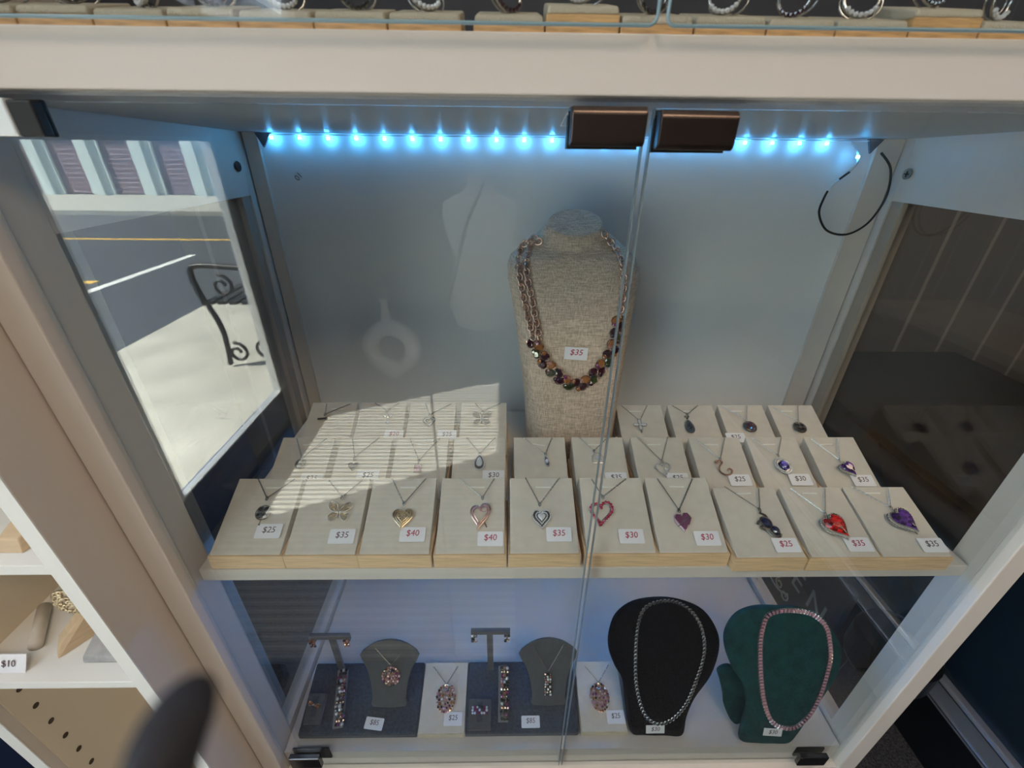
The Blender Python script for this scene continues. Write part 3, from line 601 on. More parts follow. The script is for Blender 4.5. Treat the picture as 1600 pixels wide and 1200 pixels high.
# ------------------------------------------------------------------ lower compartment
def plane_frame(O, bvec):
    bvec = Vector(bvec).normalized(); x = Vector((1, 0, 0)); n = x.cross(bvec); M = Matrix.Identity(4)
    for i in range(3): M[i][0] = x[i]; M[i][1] = bvec[i]; M[i][2] = n[i]
    return M
def outl(pts, n=6): return [(p.x, p.y) for p in smooth_path(pts3(pts), n, True)]
# grey trays
def tray(x0, x1, label):
    t = thing('jewelry_tray', label, 'tray', ((x0+x1)/2, .309, ZF), group='grey set trays on the cabinet floor')
    w = (x1-x0)/2
    b = BM(); loft(b, [[(-w, 0, 0), (w, 0, 0), (w, .088, 0), (-w, .088, 0)], [(-w, 0, .0115), (w, 0, .0115), (w, .088, .0345), (-w, .088, .0345)]]); put('tray_body', b, grey_v, t, bevel=.0025); return t
TP = math.atan2(.022, .086); TO = Vector((0, .309, -.748))
def ontray(a, bb_, c=0): 
    return TO+Vector((a, bb_*math.cos(TP)-c*math.sin(TP), bb_*math.sin(TP)+c*math.cos(TP)))
for x0, x1, idx in ((-.298, -.1265, 0), (-.0570, .1090, 1)):
    nm = ('rose stone', 'dark stone')[idx]; side = ('left', 'right')[idx]
    T = tray(x0, x1, 'grey velvet tray at the %s carrying the %s jewellery set' % (side, nm))
    tg = tag(T, '$85', tuple(ontray((-.1901, .0388)[idx], .0125, .0011)-Vector(((x0+x1)/2, .309, ZF))), (TP, 0, 0 if idx else -.12), ink, w=.0270, h=.0145)
    # mini bust
    base = ontray((-.150, .067)[idx], .031, .001); px = ((-.0025), (.0030))[idx]
    O1 = [(-.0235, 0), (.0235, 0), (.0245, .012), (.0275, .036), (.0345, .058), (.0445, .076), (.0335, .088), (.018, .096), (0, .099), (-.018, .096), (-.0335, .088), (-.0445, .076), (-.0345, .058), (-.0275, .036), (-.0245, .012)]
    mb = math.atan2(.085, .050); bx0 = (-.172, .0665)[idx]
    mt = thing('mini_bust', 'small grey %s neck form holding the %s pendant' % (('left', 'right')[idx], nm), 'bust', (bx0, base.y+.004, base.z), (mb, 0, 0), 'small grey neck forms on the trays')
    b = BM(); pillow(b, outl(O1, 2), .004, .0012); put('panel', b, grey_p, mt, smooth=False)
    b = BM(); loft(b, [[(-.012, .010, -.0002), (.012, .010, -.0002), (.012, .0125, -.0002), (-.012, .0125, -.0002)], [(-.012, -.012, -.026), (.012, -.012, -.026), (.012, -.0095, -.026), (-.012, -.0095, -.026)]])
    put('back_prop', b, grey_p, mt)
    # pendant necklace on it
    ctr = ((.0030, .0465), (-.001, .033))[idx]; c3 = Vector((ctr[0], ctr[1], .0052)); Rm = Matrix.Rotation(mb, 4, 'X')
    L = Vector(mt['L'])+Rm @ c3
    n1 = thing('pendant_necklace', ('necklace with round rose-coloured cluster pendant on the left grey neck form', 'necklace with narrow dark stone bar pendant on the right grey neck form')[idx], 'necklace', tuple(L), (mb, 0, 0), 'necklaces on the grey neck forms')
    tops = (((-.0215, .088), (.0235, .086)), ((-.022, .088), (.022, .089)))[idx]; bl = (0.0, .0155) if idx == 0 else (0, .0175)
    b = BM(); links(b, (tops[0][0]-ctr[0], tops[0][1]-ctr[1], 0), (*bl, .0006)); links(b, (tops[1][0]-ctr[0], tops[1][1]-ctr[1], 0), (*bl, .0006)); put('chain', b, silver, n1)
    random.seed(20+idx); bb = {}
    if idx == 0:
        m1 = BM(); prism(m1, ell(.0135, .0140, 24), -.0006, .0012); put('setting', m1, rose, n1)
        for q, nn in ((.92, 20), (.62, 12), (.30, 6)):
            for k in range(nn):
                c = random.choice(['rosy', 'pink', 'plum', 'wine', 'rosy']); bb.setdefault(c, BM()); a = 2*PI*k/nn; ico(bb[c], (.0135*q*math.cos(a), .0140*q*math.sin(a), .0018), .0019, 1, (1, 1, .8), k)
        m1 = BM(); ico(m1, (0, .0085, .0025), .0034, 1, (1, 1, .6)); put('round_stone', m1, G['wine'], n1)
    else:
        m1 = BM(); prism(m1, [(-.0055, -.017), (.0055, -.017), (.0055, .015), (-.0055, .015)], -.0006, .0012); put('setting', m1, dsilver, n1)
        for j in range(9):
            for k in (-1, 0, 1):
                c = random.choice(['dark', 'dark', 'wine', 'clear', 'rosy']); bb.setdefault(c, BM()); ico(bb[c], (k*.0037+random.uniform(-.0006, .0006), -.0155+j*.0037, .0018), random.uniform(.0017, .0023), 1, (1, 1, .8), k+j)
    for c in bb: put(c+'_stones', bb[c], G[c], n1)
    # T-bar with earrings
    px0, xa, xb, zt = ((-.2545, -.2870, -.2280, -.6335), (-.0215, -.0490, .0085, -.6245))[idx]
    tt = thing('earring_stand', 'grey T-shaped earring stand standing on the %s tray' % side, 'stand', (px0, .386, -.7265), group='T-shaped earring stands')
    b = BM(); box(b, px0-.0045, px0+.0045, .3835, .3885, -.7262, zt-.0082); put('post', b, grey_p, tt, True, bevel=.0006)
    b = BM(); box(b, xa, xb, .3835, .3890, zt-.008, zt); box(b, xa, xa+.009, .3835, .3890, zt-.0125, zt-.0078); box(b, xb-.009, xb, .3835, .3890, zt-.0125, zt-.0078); put('cross_bar', b, grey_p, tt, True)
    for xe, sd in ((xa+.0045, 'left'), (xb-.0045, 'right')):
        e = thing('earring', '%s earring of the %s pair hanging on the %s T-shaped stand' % (sd, nm, side), 'earring', (xe, .3822, zt-.012), group='earrings on the T-shaped stands')
        m1 = BM(); tube(m1, [(xe, .383, zt-.004), (xe, .3820, zt-.012)], .0006, 5); box(m1, xe-.003, xe+.003, .3818, .3830, zt-.019, zt-.008); put('setting', m1, rose if idx == 0 else dsilver, e, True); bb = {}
        for j in range(4):
            for k in (-.5, .5):
                c = random.choice(['rosy', 'wine', 'amber', 'pink'] if idx == 0 else ['clear', 'dark', 'dark', 'rosy', 'clear']); bb.setdefault(c, BM()); ico(bb[c], (xe+k*.0050, .3808, zt-.0065-j*.0042), .0026, 1, (1, .7, 1), j)
        for c in bb: put(c+'_stones', bb[c], G[c], e, True)
    # bracelet on a narrow ramp
    pa, pb = (((-.2390, .0085), (-.2500, .0800)), ((.0005, .0130), (.0005, .0830)))[idx]
    A, Bp = ontray(*pa, .006), ontray(*pb, .010); dirv = (Bp-A).normalized(); sd_ = Vector((1, 0, 0)); nn_ = sd_.cross(dirv).normalized(); sd_ = dirv.cross(nn_)
    rp = thing('bracelet_ramp', 'narrow grey ramp under the %s bracelet on the %s tray' % (nm, side), 'stand', tuple(ontray(pa[0], pa[1], .0006)), group='bracelet ramps on the trays')
    b = BM(); q0, q1 = ontray(pa[0]-.002, pa[1]-.001, .0006), ontray(pb[0]-.002, pb[1], .0006); 
    loft(b, [[q0-sd_*.0075, q0+sd_*.0075, q0+sd_*.0075+nn_*.0045, q0-sd_*.0075+nn_*.0045], [q1-sd_*.0075, q1+sd_*.0075, q1+sd_*.0075+nn_*.0085, q1-sd_*.0075+nn_*.0085]]); put('ramp_body', b, mat('pale_grey_suede', (.22, .22, .22), .8), rp, True, bevel=.0008)
    br = thing('stone_bracelet', 'bracelet of %s lying down the ramp on the %s tray' % (('black and rose stones', 'dark multicoloured stones')[idx], side), 'bracelet', tuple(A), group='stone bracelets on the trays')
    m1 = BM(); bb = {}; Ln = (Bp-A).length; nr = int(Ln/.0045)
    tube(m1, [A+nn_*.0012, Bp+nn_*.0012], .0050, 6, flat=.25); put('links', m1, dsilver, br, True)
    for j in range(nr):
        for k in (-1, 0, 1):
            c = random.choice(['dark', 'wine', 'dark', 'plum', 'rosy', 'clear'] if idx == 0 else ['dark', 'dark', 'plum', 'green', 'clear', 'rosy']); 
            if k == 0 and j in ((2, 3, 8) if idx == 0 else (6, 7)): c = 'amber'
            bb.setdefault(c, BM()); w = A+dirv*(j+.5)*.0045+sd_*(k*.0042+random.uniform(-.0008, .0008)+(math.sin(j*.9)*.0012 if idx == 0 else 0))+nn_*.0030; ico(bb[c], tuple(w), random.uniform(.0021, .0030), 1, (1, 1, .8), j)
    for c in bb: put(c+'_stones', bb[c], G[c], br, True)
    # ring on a slotted block
    rx, rb = ((-.2800, .030), (-.0360, .021))[idx]
    q = ontray(rx, rb, .0006)
    rh = thing('ring_block', 'small grey slotted ring block on the %s tray' % side, 'stand', tuple(q), (TP, 0, 0), 'ring blocks on the trays')
    b = BM(); wv = .0125 if idx == 0 else .0165; loft(b, [[(-wv, -.018, 0), (wv, -.018, 0), (wv, .018, 0), (-wv, .018, 0)], [(-wv, -.018, .005), (wv, -.018, .005), (wv, .018, .012), (-wv, .018, .012)]]); put('block', b, grey_p, rh, bevel=.0008)
    b = BM(); loft(b, [[(-.004, -.010, .0066), (.004, -.010, .0066), (.004, .014, .0113), (-.004, .014, .0113)], [(-.004, -.010, .0072), (.004, -.010, .0072), (.004, .014, .0119), (-.004, .014, .0119)]]); put('slot_pad', b, grey_v, rh)
    rg = thing('stone_ring', ('gold ring with two amber stones in the left ring block', 'ring with a wide band of clear and dark stones in the right ring block')[idx], 'ring', tuple(q+Vector((0, .001, .0105))), (TP, 0, 0), 'rings in the ring blocks')
    m1 = BM(); tube(m1, [(.0085*math.cos(2*PI*k/20), 0, .0085*math.sin(2*PI*k/20)-.005) for k in range(6, 20)][:0] or [(.0080*math.cos(PI*k/10), 0, .0055*math.sin(PI*k/10)-.001) for k in range(11)], .0011, 6); put('band', m1, gold if idx == 0 else silver, rg, smooth=True); bb = {}
    for k in range(-3, 4):
        for j in (-1, 0, 1):
            if idx == 0 and (abs(k) not in (1, 2) or abs(j) > 0): continue
            c = 'amber' if idx == 0 else random.choice(['clear', 'dark', 'lilac', 'plum', 'green', 'clear']); bb.setdefault(c, BM())
            ico(bb[c], (k*.0034+(.0 if idx else .0), j*.0034-(k*.0012 if idx == 0 else 0), .0068-abs(k)*.0006), .0027 if idx == 0 else random.uniform(.0017, .0023), 1, (1, 1, .8), j+k)
    for c in bb: put(c+'_stones', bb[c], G[c], rg)
# ivory boxes between the trays
for i, (x, nm, ctr, bail, l, r_) in enumerate(((-.0915, 'left', (-.0882, .0416), (-.0888, .0575), (-.1115, .0829), (-.0732, .0838)), (.1465, 'right', (.1446, .0412), (.1461, .0580), (.1285, .0818), (.1655, .0833)))):
    t = thing('necklace_box', ('ivory box between the two grey trays on the cabinet floor', 'ivory box between the right grey tray and the black bust')[i], 'display box', (x, .309, ZF), group='ivory boxes on the cabinet floor')
    b = BM(); box(b, -.0345, .0345, 0, .087, 0, .0095); put('wood_base', b, mat('pale_wood', (.62, .54, .40), .5, noise=(1, .15, (25, 60, 700))), t, bevel=.0006)
    b = BM(); loft(b, [[(-.0335, .001, .0096), (.0335, .001, .0096), (.0335, .087, .0096), (-.0335, .087, .0096)], [(-.0335, .001, .0112), (.0335, .001, .0112), (.0335, .087, .0345), (-.0335, .087, .0345)]]); put('linen_wedge', b, linen, t, bevel=.001)
    tag(t, '$25', tuple(ontray((-.0755, .1655)[i], .0170, .0012)-Vector((x, .309, ZF))), (TP, 0, 0), ink, w=.0265, h=.0165)
    c = Vector((ctr[0], ctr[1], 0)); L = ontray(ctr[0], ctr[1], .0020)
    n1 = thing('pendant_necklace', 'necklace with oval multicoloured cluster pendant on the %s ivory box' % nm, 'necklace', tuple(L), (TP, 0, 0), 'cluster necklaces on the ivory boxes')
    b = BM()
    for s in (l, r_): links(b, (s[0]-ctr[0], s[1]-ctr[1], .0004), (bail[0]-ctr[0], bail[1]-ctr[1]+.002, .001))
    put('chain', b, silver, n1); pendant('cluster', n1)
# black and green busts
def bust(O, bvec, outline, nkp, tagp, m, lab, ncl, stone, sm, fold=False, tagrot=0):
    ang = math.atan2(bvec[2], bvec[1]); cx = 0
    t = thing('necklace_bust', lab, 'bust', O, (ang, 0, 0), 'round headed velvet busts on the cabinet floor')
    b = BM(); pillow(b, outl(outline, 4), .010, .0045); b.transform(Matrix.Translation((0, 0, -.006))); bmesh.ops.recalc_face_normals(b, faces=b.faces)
    put('bust_panel', b, m, t, smooth=True)
    b = BM(); L = Vector(O); Ri = Matrix.Rotation(-ang, 4, 'X')
    pr = [(-.030, .004), (.030, .004), (.020, .05), (.010, .10), (-.010, .10), (-.020, .05)]
    # prop leg: leans from the back of the panel down to the cabinet floor
    A = math.radians(62); Mx = Matrix.Translation(L+Vector((0, .098, .001))) @ Matrix.Rotation(PI-A, 4, 'X')
    pts = outl(pr, 3); loft(b, [[Ri @ (Mx @ Vector((x, y, z))-L) for x, y in pts] for z in (-.0025, .0025)]); put('back_prop', b, m, t, smooth=False)
    if fold:
        fl = smooth_path([(.3175, .3450, -.6830), (.3300, .3460, -.6720), (.3500, .3450, -.6860), (.3650, .3380, -.7200), (.3660, .3150, -.7585), (.3454, .3120, -.7585), (.3300, .3200, -.7350), (.3283, .3300, -.7200), (.3230, .3400, -.7000)], 3, True)
        b = BM(); loft(b, [[Ri @ (p+Vector((0, dy, 0))-L) for p in fl] for dy in (.010, .016)]); put('side_foot', b, m, t)
    b = BM(); prism(b, [(-.0135, -.006), (.0135, -.006), (.0135, .006), (-.0135, .006)], 0, .0004); tg = put('price_tag', b, tagm, t); tg.location = (tagp[0], tagp[1], .0044); tg.rotation_euler = (0, 0, tagrot); text('$30', .0085, tg, (0, .0005, .0006), m=ink, shear=.2)
    c = sum((Vector((x, y, 0)) for x, y in nkp), Vector())/len(nkp); Rm = Matrix.Rotation(ang, 4, 'X')
    n1 = thing('tennis_necklace', ncl, 'necklace', tuple(L+Rm @ (c+Vector((0, 0, .0048)))), (ang, 0, 0), 'stone necklaces on the velvet busts')
    P = resample(smooth_path([(x-c.x, y-c.y, .001) for x, y in nkp], 8, True), .0058 if not fold else .0050, True); m1, m2 = BM(), BM()
    for i, p in enumerate(P):
        if fold:
            d = (P[(i+1) % len(P)]-P[i-1]).normalized(); s = Vector((-d.y, d.x, 0)); hw = .0034
            q = [p-d*.0020-s*hw, p+d*.0020-s*hw, p+d*.0020+s*hw, p-d*.0020+s*hw]; tube(m1, q, .0007, 4, closed=True); gem(m2, [(v.x*.75+p.x*.25, v.y*.75+p.y*.25) for v in q], .0008, .0022)
        else:
            tube(m1, [(p.x+.0023*math.cos(k*PI/5), p.y+.0023*math.sin(k*PI/5), .0012) for k in range(10)], .00065, 4, closed=True); gem(m2, ell(.0017, .0017, 8, p.x, p.y), .0006, .0020)
    put('links', m1, sm, n1); put('gemstones', m2, stone, n1); return t
BO = [(-.0385, .0061), (-.020, .001), (.010, .0), (.0375, .0003), (.0435, .0277), (.0551, .0569), (.0779, .0908), (.0892, .1294), (.0856, .1583), (.0661, .1873), (.0377, .2018), (.003, .2077), (-.037, .2023), (-.0627, .1834), (-.0726, .1548), (-.0723, .1308), (-.0635, .1067), (-.0519, .0853), (-.0467, .0483)]
BN = [(-.0044, .204), (-.0229, .1946), (-.0309, .1736), (-.0341, .1449), (-.0344, .1064), (-.0321, .0773), (-.025, .048), (-.0152, .0303), (.0019, .0213), (.0226, .0299), (.041, .0522), (.0544, .0861), (.0632, .1151), (.0654, .1393), (.0591, .1681), (.0426, .1922), (.0189, .2048)]
GO = [(-.0436, .0067), (-.02, .001), (.005, .0), (.0277, .0005), (.0401, .0161), (.0535, .0423), (.0753, .0835), (.0887, .114), (.0894, .1493), (.0742, .1792), (.0537, .2019), (.0255, .2138), (-.0017, .2159), (-.0375, .2162), (-.0635, .2048), (-.0769, .1805), (-.0761, .1558), (-.0647, .1258), (-.0459, .0952), (-.0379, .0642), (-.0414, .0383)]
GN = [(-.0059, .213), (-.0224, .2064), (-.0281, .1899), (-.0297, .1653), (-.0263, .1254), (-.0206, .0898), (-.0138, .064), (-.0025, .0409), (.0153, .0302), (.0339, .032), (.0507, .0507), (.0619, .0785), (.068, .1092), (.0712, .1394), (.0676, .1644), (.0596, .1891), (.040, .207), (.018, .213)]
bust((.224, .309, ZF+.001), (0, .091, .187), BO, BN, (-.0036, .0126), black_v, 'black velvet bust with a round head leaning back beside the green bust', 'silver necklace of round linked stones around the black velvet bust', G['dark'], silver)
bust((.385, .298, ZF+.001), (0, .077, .203), GO, GN, (.0011, .0219), green_v, 'dark green velvet bust with a round head, right of the black bust', 'silver and pink square stone necklace around the green velvet bust', G['pink'], silver, True, -.08)

# ------------------------------------------------------------------ upper compartment: ring blocks behind low glass
Zt = .0502
segs = [(0, 41), (41, 156), (156, 267), (267, 376), (376, 492), (492, 606), (606, 722), (738, 851), (851, 968), (968, 1085), (1085, 1200), (1200, 1310), (1310, 1427), (1427, 1540), (1540, 1650)]
rgp = []
ub = ['palest', 'leftmost', 'second']
for i, (a, c) in enumerate(segs):
    xa = .0211+(a-852)*.000334+.0004; xb = .0211+(c-852)*.000334-.0004
    if i == 0: xa = xb-.037
    h = .0055 if i not in (8, 13) else .0095; h += random.uniform(-.0006, .0006)
    o = ['at the far left end', 'second from the left end', 'third from the left end', 'fourth from the left end', 'fifth from the left end', 'sixth from the left end', 'left of the gap', 'right of the gap', 'tall one above the left door handle', 'just right of the tall one in the middle', 'fifth from the right end', 'fourth from the right end', 'third from the right end', '', 'at the far right end'][i]
    if i == 13: o = 'raised one next to the right end'
    t = thing('ring_block', 'bamboo block with fuzzy top, '+o, 'display block', ((xa+xb)/2, .306, Zt), group='bamboo blocks on the cabinet top')
    w = (xb-xa)/2; b = BM(); box(b, -w, w, -.018, .018, 0, h); put('wood_block', b, mat('honey_bamboo', (.60, .36, .16), .5, noise=(1, .3, (60, 60, 500))), t, bevel=.0006)
    b = BM(); loft(b, [[(-w+.0004, -.0178, h), (w-.0004, -.0178, h), (w-.0004, .018, h), (-w+.0004, .018, h)], [(-w+.001, -.0172, h+.0035), (w-.001, -.0172, h+.0035), (w-.001, .018, h+.012), (-w+.001, .018, h+.012)]]); put('linen_top', b, mat('fuzzy_linen', (.52, .46, .36), .95, bump=(1200, .8, .001)), t, bevel=.0012)
    cx = (xa+xb)/2; rr = .0085+random.uniform(-.001, .001)
    rg = thing('silver_ring', 'silver ring on the bamboo block '+o, 'ring', (cx, .303, Zt+h+.008), (random.uniform(-.5, .1), 0, random.uniform(-.7, .7)), 'rings on the bamboo blocks')
    b = BM(); tube(b, [(rr*math.cos(2*PI*k/20), 0, rr*math.sin(2*PI*k/20)+rr) for k in range(20)], .0011, 6, closed=True); tube(b, [((rr+.002)*math.cos(2*PI*k/20)+.002, .004, rr*math.sin(2*PI*k/20)+rr) for k in range(20)], .0006, 6, closed=True); put('band', b, silver, rg, smooth=True)
    b = BM(); 
    for k in range(7): a_ = -PI/2+(k-3)*.28; ico(b, ((rr)*math.cos(a_), -.0015, rr*math.sin(a_)+rr), .0014, 1)
    put('gemstones', b, G[('clear', 'dark', 'clear', 'wine')[i % 4]], rg)
up = thing('upper_cabinet', 'white upper cabinet section with dark lining and low glass doors', 'cabinet', (.0875, .4, Zt))
dk = mat('dark_lining', (.035, .035, .045), .7)
b = BM(); box(b, XL-.025, XR+.025, .42, .43, Zt+.0003, Zt+.42); put('back_lining', b, dk, up, True)
for x0, x1 in ((XL-.025, XL-.004), (XR+.004, XR+.025)):
    b = BM(); box(b, x0, x1, .288, .419, Zt+.0003, Zt+.42); put('side_wall', b, white, up, True)
b = BM(); box(b, XL-.025, XR+.025, .285, .43, Zt+.4203, Zt+.445); put('top_panel', b, white, up, True)
for x0, x1 in ((XL-.02, .0745), (.0795, XR+.02)):
    b = BM(); o = []
    W_, H_ = (x1-x0)/2-.004, .36/2-.004
    for sx, sz, a in ((1, 1, 0), (-1, 1, 1), (-1, -1, 2), (1, -1, 3)):
        for q in range(6): o.append((sx*W_+.004*math.cos(a*PI/2+q*PI/10)+(x0+x1)/2, sz*H_+.004*math.sin(a*PI/2+q*PI/10)+Zt+.0012+.18+.0006))
    loft(b, [[(x, .2705, z) for x, z in o], [(x, .2735, z) for x, z in o]]); g = put('glass_door', b, glass, up, True)
    b = BM(); tube(b, [(x, .272, z) for x, z in o], .0009, 6, closed=True); e = put('ground_edge', b, mat('blue_edge', (.22, .33, .38), .3), None); e.parent = g; e.location = -Vector(up['L'])
    for xq in (x0+.03, x1-.03):
        b = BM(); box(b, xq-.008, xq+.008, .2736, .2879, Zt+.345, Zt+.36); e = put('hinge', b, chrome, None); e.parent = g; e.location = -Vector(up['L'])

# ------------------------------------------------------------------ narrow shelf tower to the left
tw = thing('shelf_tower', 'narrow white open shelf tower standing left of the glass cabinet', 'shelf', (-.434, .30, -1.17))
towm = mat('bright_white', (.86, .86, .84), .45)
b = BM(); box(b, -.3525, -.3385, .2312, .362, -1.17, .42); put('side_panel', b, white, tw, True, bevel=.0006)
b = BM(); box(b, -.5320, -.5165, .2312, .362, -1.17, .42); put('side_panel', b, white, tw, True, bevel=.0006)
b = BM(); box(b, -.5163, -.3527, .354, .362, -1.17, .42); put('back_panel', b, white2, tw, True)
b = BM(); box(b, -.5164, -.5150, .240, .3538, -1.15, .41); lin = put('inner_lining', b, white2, tw, True)
for z in (-.288, -.4515, -.12, .05, .22, -1.10):
    b = BM(); box(b, -.5149, -.3527, .2312, .3538, z-.0105, z); put('shelf', b, towm, tw, True, bevel=.0006)
for k in range(12):
    b = BM(); z = -.478-.0335*k; bmesh.ops.create_cone(b, cap_ends=True, segments=12, radius1=.0032, radius2=.0032, depth=.0004, matrix=Matrix.Translation((-.5147, .256, z)) @ Matrix.Rotation(PI/2, 4, 'Y')); put('pin_hole', b, mat('hole_dark', (.08, .06, .04), .9), tw, True)
for x0, x1 in ((-.3525, -.3385), (-.5320, -.5165)):  # strips in brighter white put daylight on the tower's front into the colour
    b = BM(); box(b, x0, x1, .2300, .2310, -1.17, .42); put('daylight_edge', b, towm, tw, True)
# its contents
TX = -.010
t = thing('grey_ring_cushion', 'grey suede cushion with white card on the tower shelf beside the gold brooch', 'cushion', (-.3900, .270, -.4513))
b = BM(); loft(b, [[(-.415, .248, -.4511), (-.372, .248, -.4511), (-.372, .300, -.4511), (-.415, .300, -.4511)], [(-.413, .250, -.4425), (-.374, .250, -.4425), (-.374, .300, -.422), (-.413, .300, -.422)]]); put('cushion', b, mat('light_grey_suede', (.42, .42, .42), .9, noise=(120, .15)), t, True, bevel=.002)
b = BM(); loft(b, [[(-.388, .262, -.4385), (-.375, .258, -.4398), (-.375, .275, -.4338)], [(-.388, .262, -.4380), (-.375, .258, -.4392), (-.375, .275, -.4333)]]); put('card', b, tagm, t, True)
t = thing('gold_brooch', 'round gold openwork brooch on the tan block in the tower', 'brooch', (-.4300, .283, -.4010))
b = BM(); random.seed(5)
for k in range(60):
    a, q = random.random()*6.28, math.sqrt(random.random())*.0155; cx, cz = -.4300+q*math.cos(a), -.4010+q*math.sin(a); tube(b, [(cx+.0024*math.cos(j*.8), .279-.002*math.cos(q*100), cz+.0024*math.sin(j*.8)) for j in range(6)], .0010, 5)
tube(b, [(-.4300+.016*math.cos(j*PI/12), .280, -.4010+.016*math.sin(j*PI/12)) for j in range(24)], .0013, 6, closed=True); put('openwork', b, gold, t, True, smooth=True)
b = BM(); tube(b, [(-.4300, .281, -.4010), (-.4300, .289, -.409)], .0012, 6); put('pin', b, gold, t, True)
t = thing('display_block', 'tan wooden block leaning behind the gold brooch in the tower', 'display block', (-.4300, .300, -.4514))
b = BM(); loft(b, [[(-.4520, .262, -.4512), (-.4420, .252, -.4512), (-.4160, .290, -.4512), (-.4260, .300, -.4512)], [(-.4520, .270, -.440), (-.4420, .260, -.440), (-.4160, .300, -.405), (-.4260, .308, -.405)]]); put('block', b, mat('tan_wood', (.66, .50, .32), .6, noise=(1, .1, (40, 40, 300))), t, True, bevel=.001)
t = thing('ivory_dowel', 'ivory cylindrical post lying on the lower tower shelf', 'post', (-.475, .29, -.4514))
b = BM(); tube(b, [(-.4700, .262, -.4450), (-.500, .3050, -.4450)], .0058, 16); put('dowel', b, linen, t, True, smooth=True)
t = thing('price_card', 'white $10 price card at the front of the tower shelf', 'price card', (-.490, .248, -.4514))
b = BM(); loft(b, [[(-.5125, .2400, -.4512), (-.4620, .2400, -.4512), (-.4620, .2407, -.4512), (-.5125, .2407, -.4512)], [(-.5125, .2490, -.4360), (-.4620, .2490, -.4360), (-.4620, .2497, -.4360), (-.5125, .2497, -.4360)]]); cd = put('card', b, tagm, t, True)
text('$10', .0090, cd, Vector((-.4780, .2440, -.4430))-Vector(t['L']), (math.radians(60), 0, 0))
t = thing('display_block', 'pale wooden block on the upper tower shelf', 'display block', (-.400, .27, -.2878))
b = BM(); loft(b, [[(-.405, .243, -.2878), (-.382, .243, -.2878), (-.372, .290, -.2878), (-.405, .290, -.2878)], [(-.400, .247, -.276), (-.384, .247, -.276), (-.375, .290, -.262), (-.402, .290, -.262)]]); put('block', b, mat('tan_wood', (.6, .5, .4)), t, True, bevel=.001)
t = thing('green_pouch', 'pale green fabric pouch on the top tower shelf', 'pouch', (-.39, .27, -.1198))
b = BM(); ico(b, (-.385, .275, -.1), .026, 3, (1, .9, .75)); put('pouch_body', b, mat('mint_fabric', (.42, .55, .47), .8, noise=(60, .3)), t, True, smooth=True)

# dark blurred strap in front, hanging beside the lens
t = thing('wrist_strap', 'dark out-of-focus strap rising at the lower left in front of the tower', 'strap', (-.078, .052, -.30))
b = BM(); pp = smooth_path([(-.110, .0136, -.300), (-.075, .0140, -.180), (-.048, .0150, -.090), (-.0340, .0160, -.0580), (-.0280, .0164, -.0450), (-.0255, .0164, -.0400), (-.0240, .0164, -.0372)], 6)
tube(b, pp, lambda s: .0046*(1-.15*s)*(1 if s < .9 else max(.35, (1-((s-.9)/.1)**2)**.5)), 16, flat=.6); put('webbing', b, mat('dark_webbing', (.012, .014, .022), .8), t, True, smooth=True)
b = BM(); tube(b, [(-.110, .0136, -.299), (-.110, .0136, -1.168)], .004, 12, flat=.45); put('cord', b, rubber, t, True, smooth=True)

# ------------------------------------------------------------------ room
carpet = mat('dark_carpet', (.045, .045, .05), .95, noise=(260, .9), bump=(400, 1, .003))
navy = mat('navy_paint', (.05, .085, .20), .6)
dwall = stripes('dark_beadboard', (.42, .40, .38), (.17, .155, .145), 1, 5.5, .06, .5)
shopw = mat('shop_wall', (.40, .39, .38), .8)
YR = lambda yv: .5754-yv       # distances first judged in the door glass are mirrored about its plane
wy0, wy1 = YR(1.70), YR(1.025)  # window opening along the left wall
b = BM(); box(b, -1.0, 3.0, -3.0, 1.4, -1.25, -1.17); struct('floor', b, carpet)
b = BM(); box(b, -1.1, 3.1, -3.1, 1.5, 1.30, 1.36); struct('ceiling', b, mat('ceiling_paint', (.75, .73, .70), .9))
b = BM(); WX0, WX1 = -1.03, -1.0
box(b, WX0, WX1, wy1, 1.45, -1.30, .34); box(b, WX0, WX1, -3.05, wy0, -1.30, .34); box(b, WX0, WX1, wy0, wy1, -1.30, -.975); box(b, WX0, WX1, wy0, wy1, .012, .34)
box(b, WX0, WX1, -3.05, -2.1, .34, 1.3); box(b, WX0, WX1, .3, 1.45, .34, 1.3); box(b, WX0, WX1, -2.1, .3, 1.12, 1.3); struct('wall_left', b, navy)
b = BM(); box(b, -1.06, 3.06, -3.06, -3.0, -1.2, 1.3); struct('wall_back', b, mat('dim_wall', (.22, .215, .21), .8))
b = BM(); box(b, -1.06, 3.06, 1.40, 1.46, -1.2, 1.3); struct('wall_front', b, stripes('front_beadboard', (.22, .205, .19), (.085, .078, .073), 0, 6.5, .08, .5))
b = BM(); box(b, 3.0, 3.06, -3.0, 1.4, -1.2, 1.3); struct('wall_right', b, dwall)
fr = mat('aluminium', (.75, .76, .76), .35, .6)
b = BM()
for y in (wy0, wy1): box(b, -1.024, -.996, y-.008, y+.008, -.985, .02)
box(b, -1.022, -.998, wy0, wy1, -.978, -.972); box(b, -1.022, -.998, wy0, wy1, .0, .012); wn = struct('window_1', b, fr)
wn['kind'] = 'structure'
b = BM(); box(b, -1.018, -1.014, wy0, wy1, -.97, .0); gp = put('window_glass', b, glass, None); gp.parent = wn; gp.location = (0, 0, 0)
b = BM(); tube(b, [(-.99, wy0-.018+.012*math.cos(k*PI/6), -.955+.012*math.sin(k*PI/6)) for k in range(12)], .004, 6, closed=True); gp = put('window_catch', b, fr, None); gp.parent = wn; gp.location = (0, 0, 0)
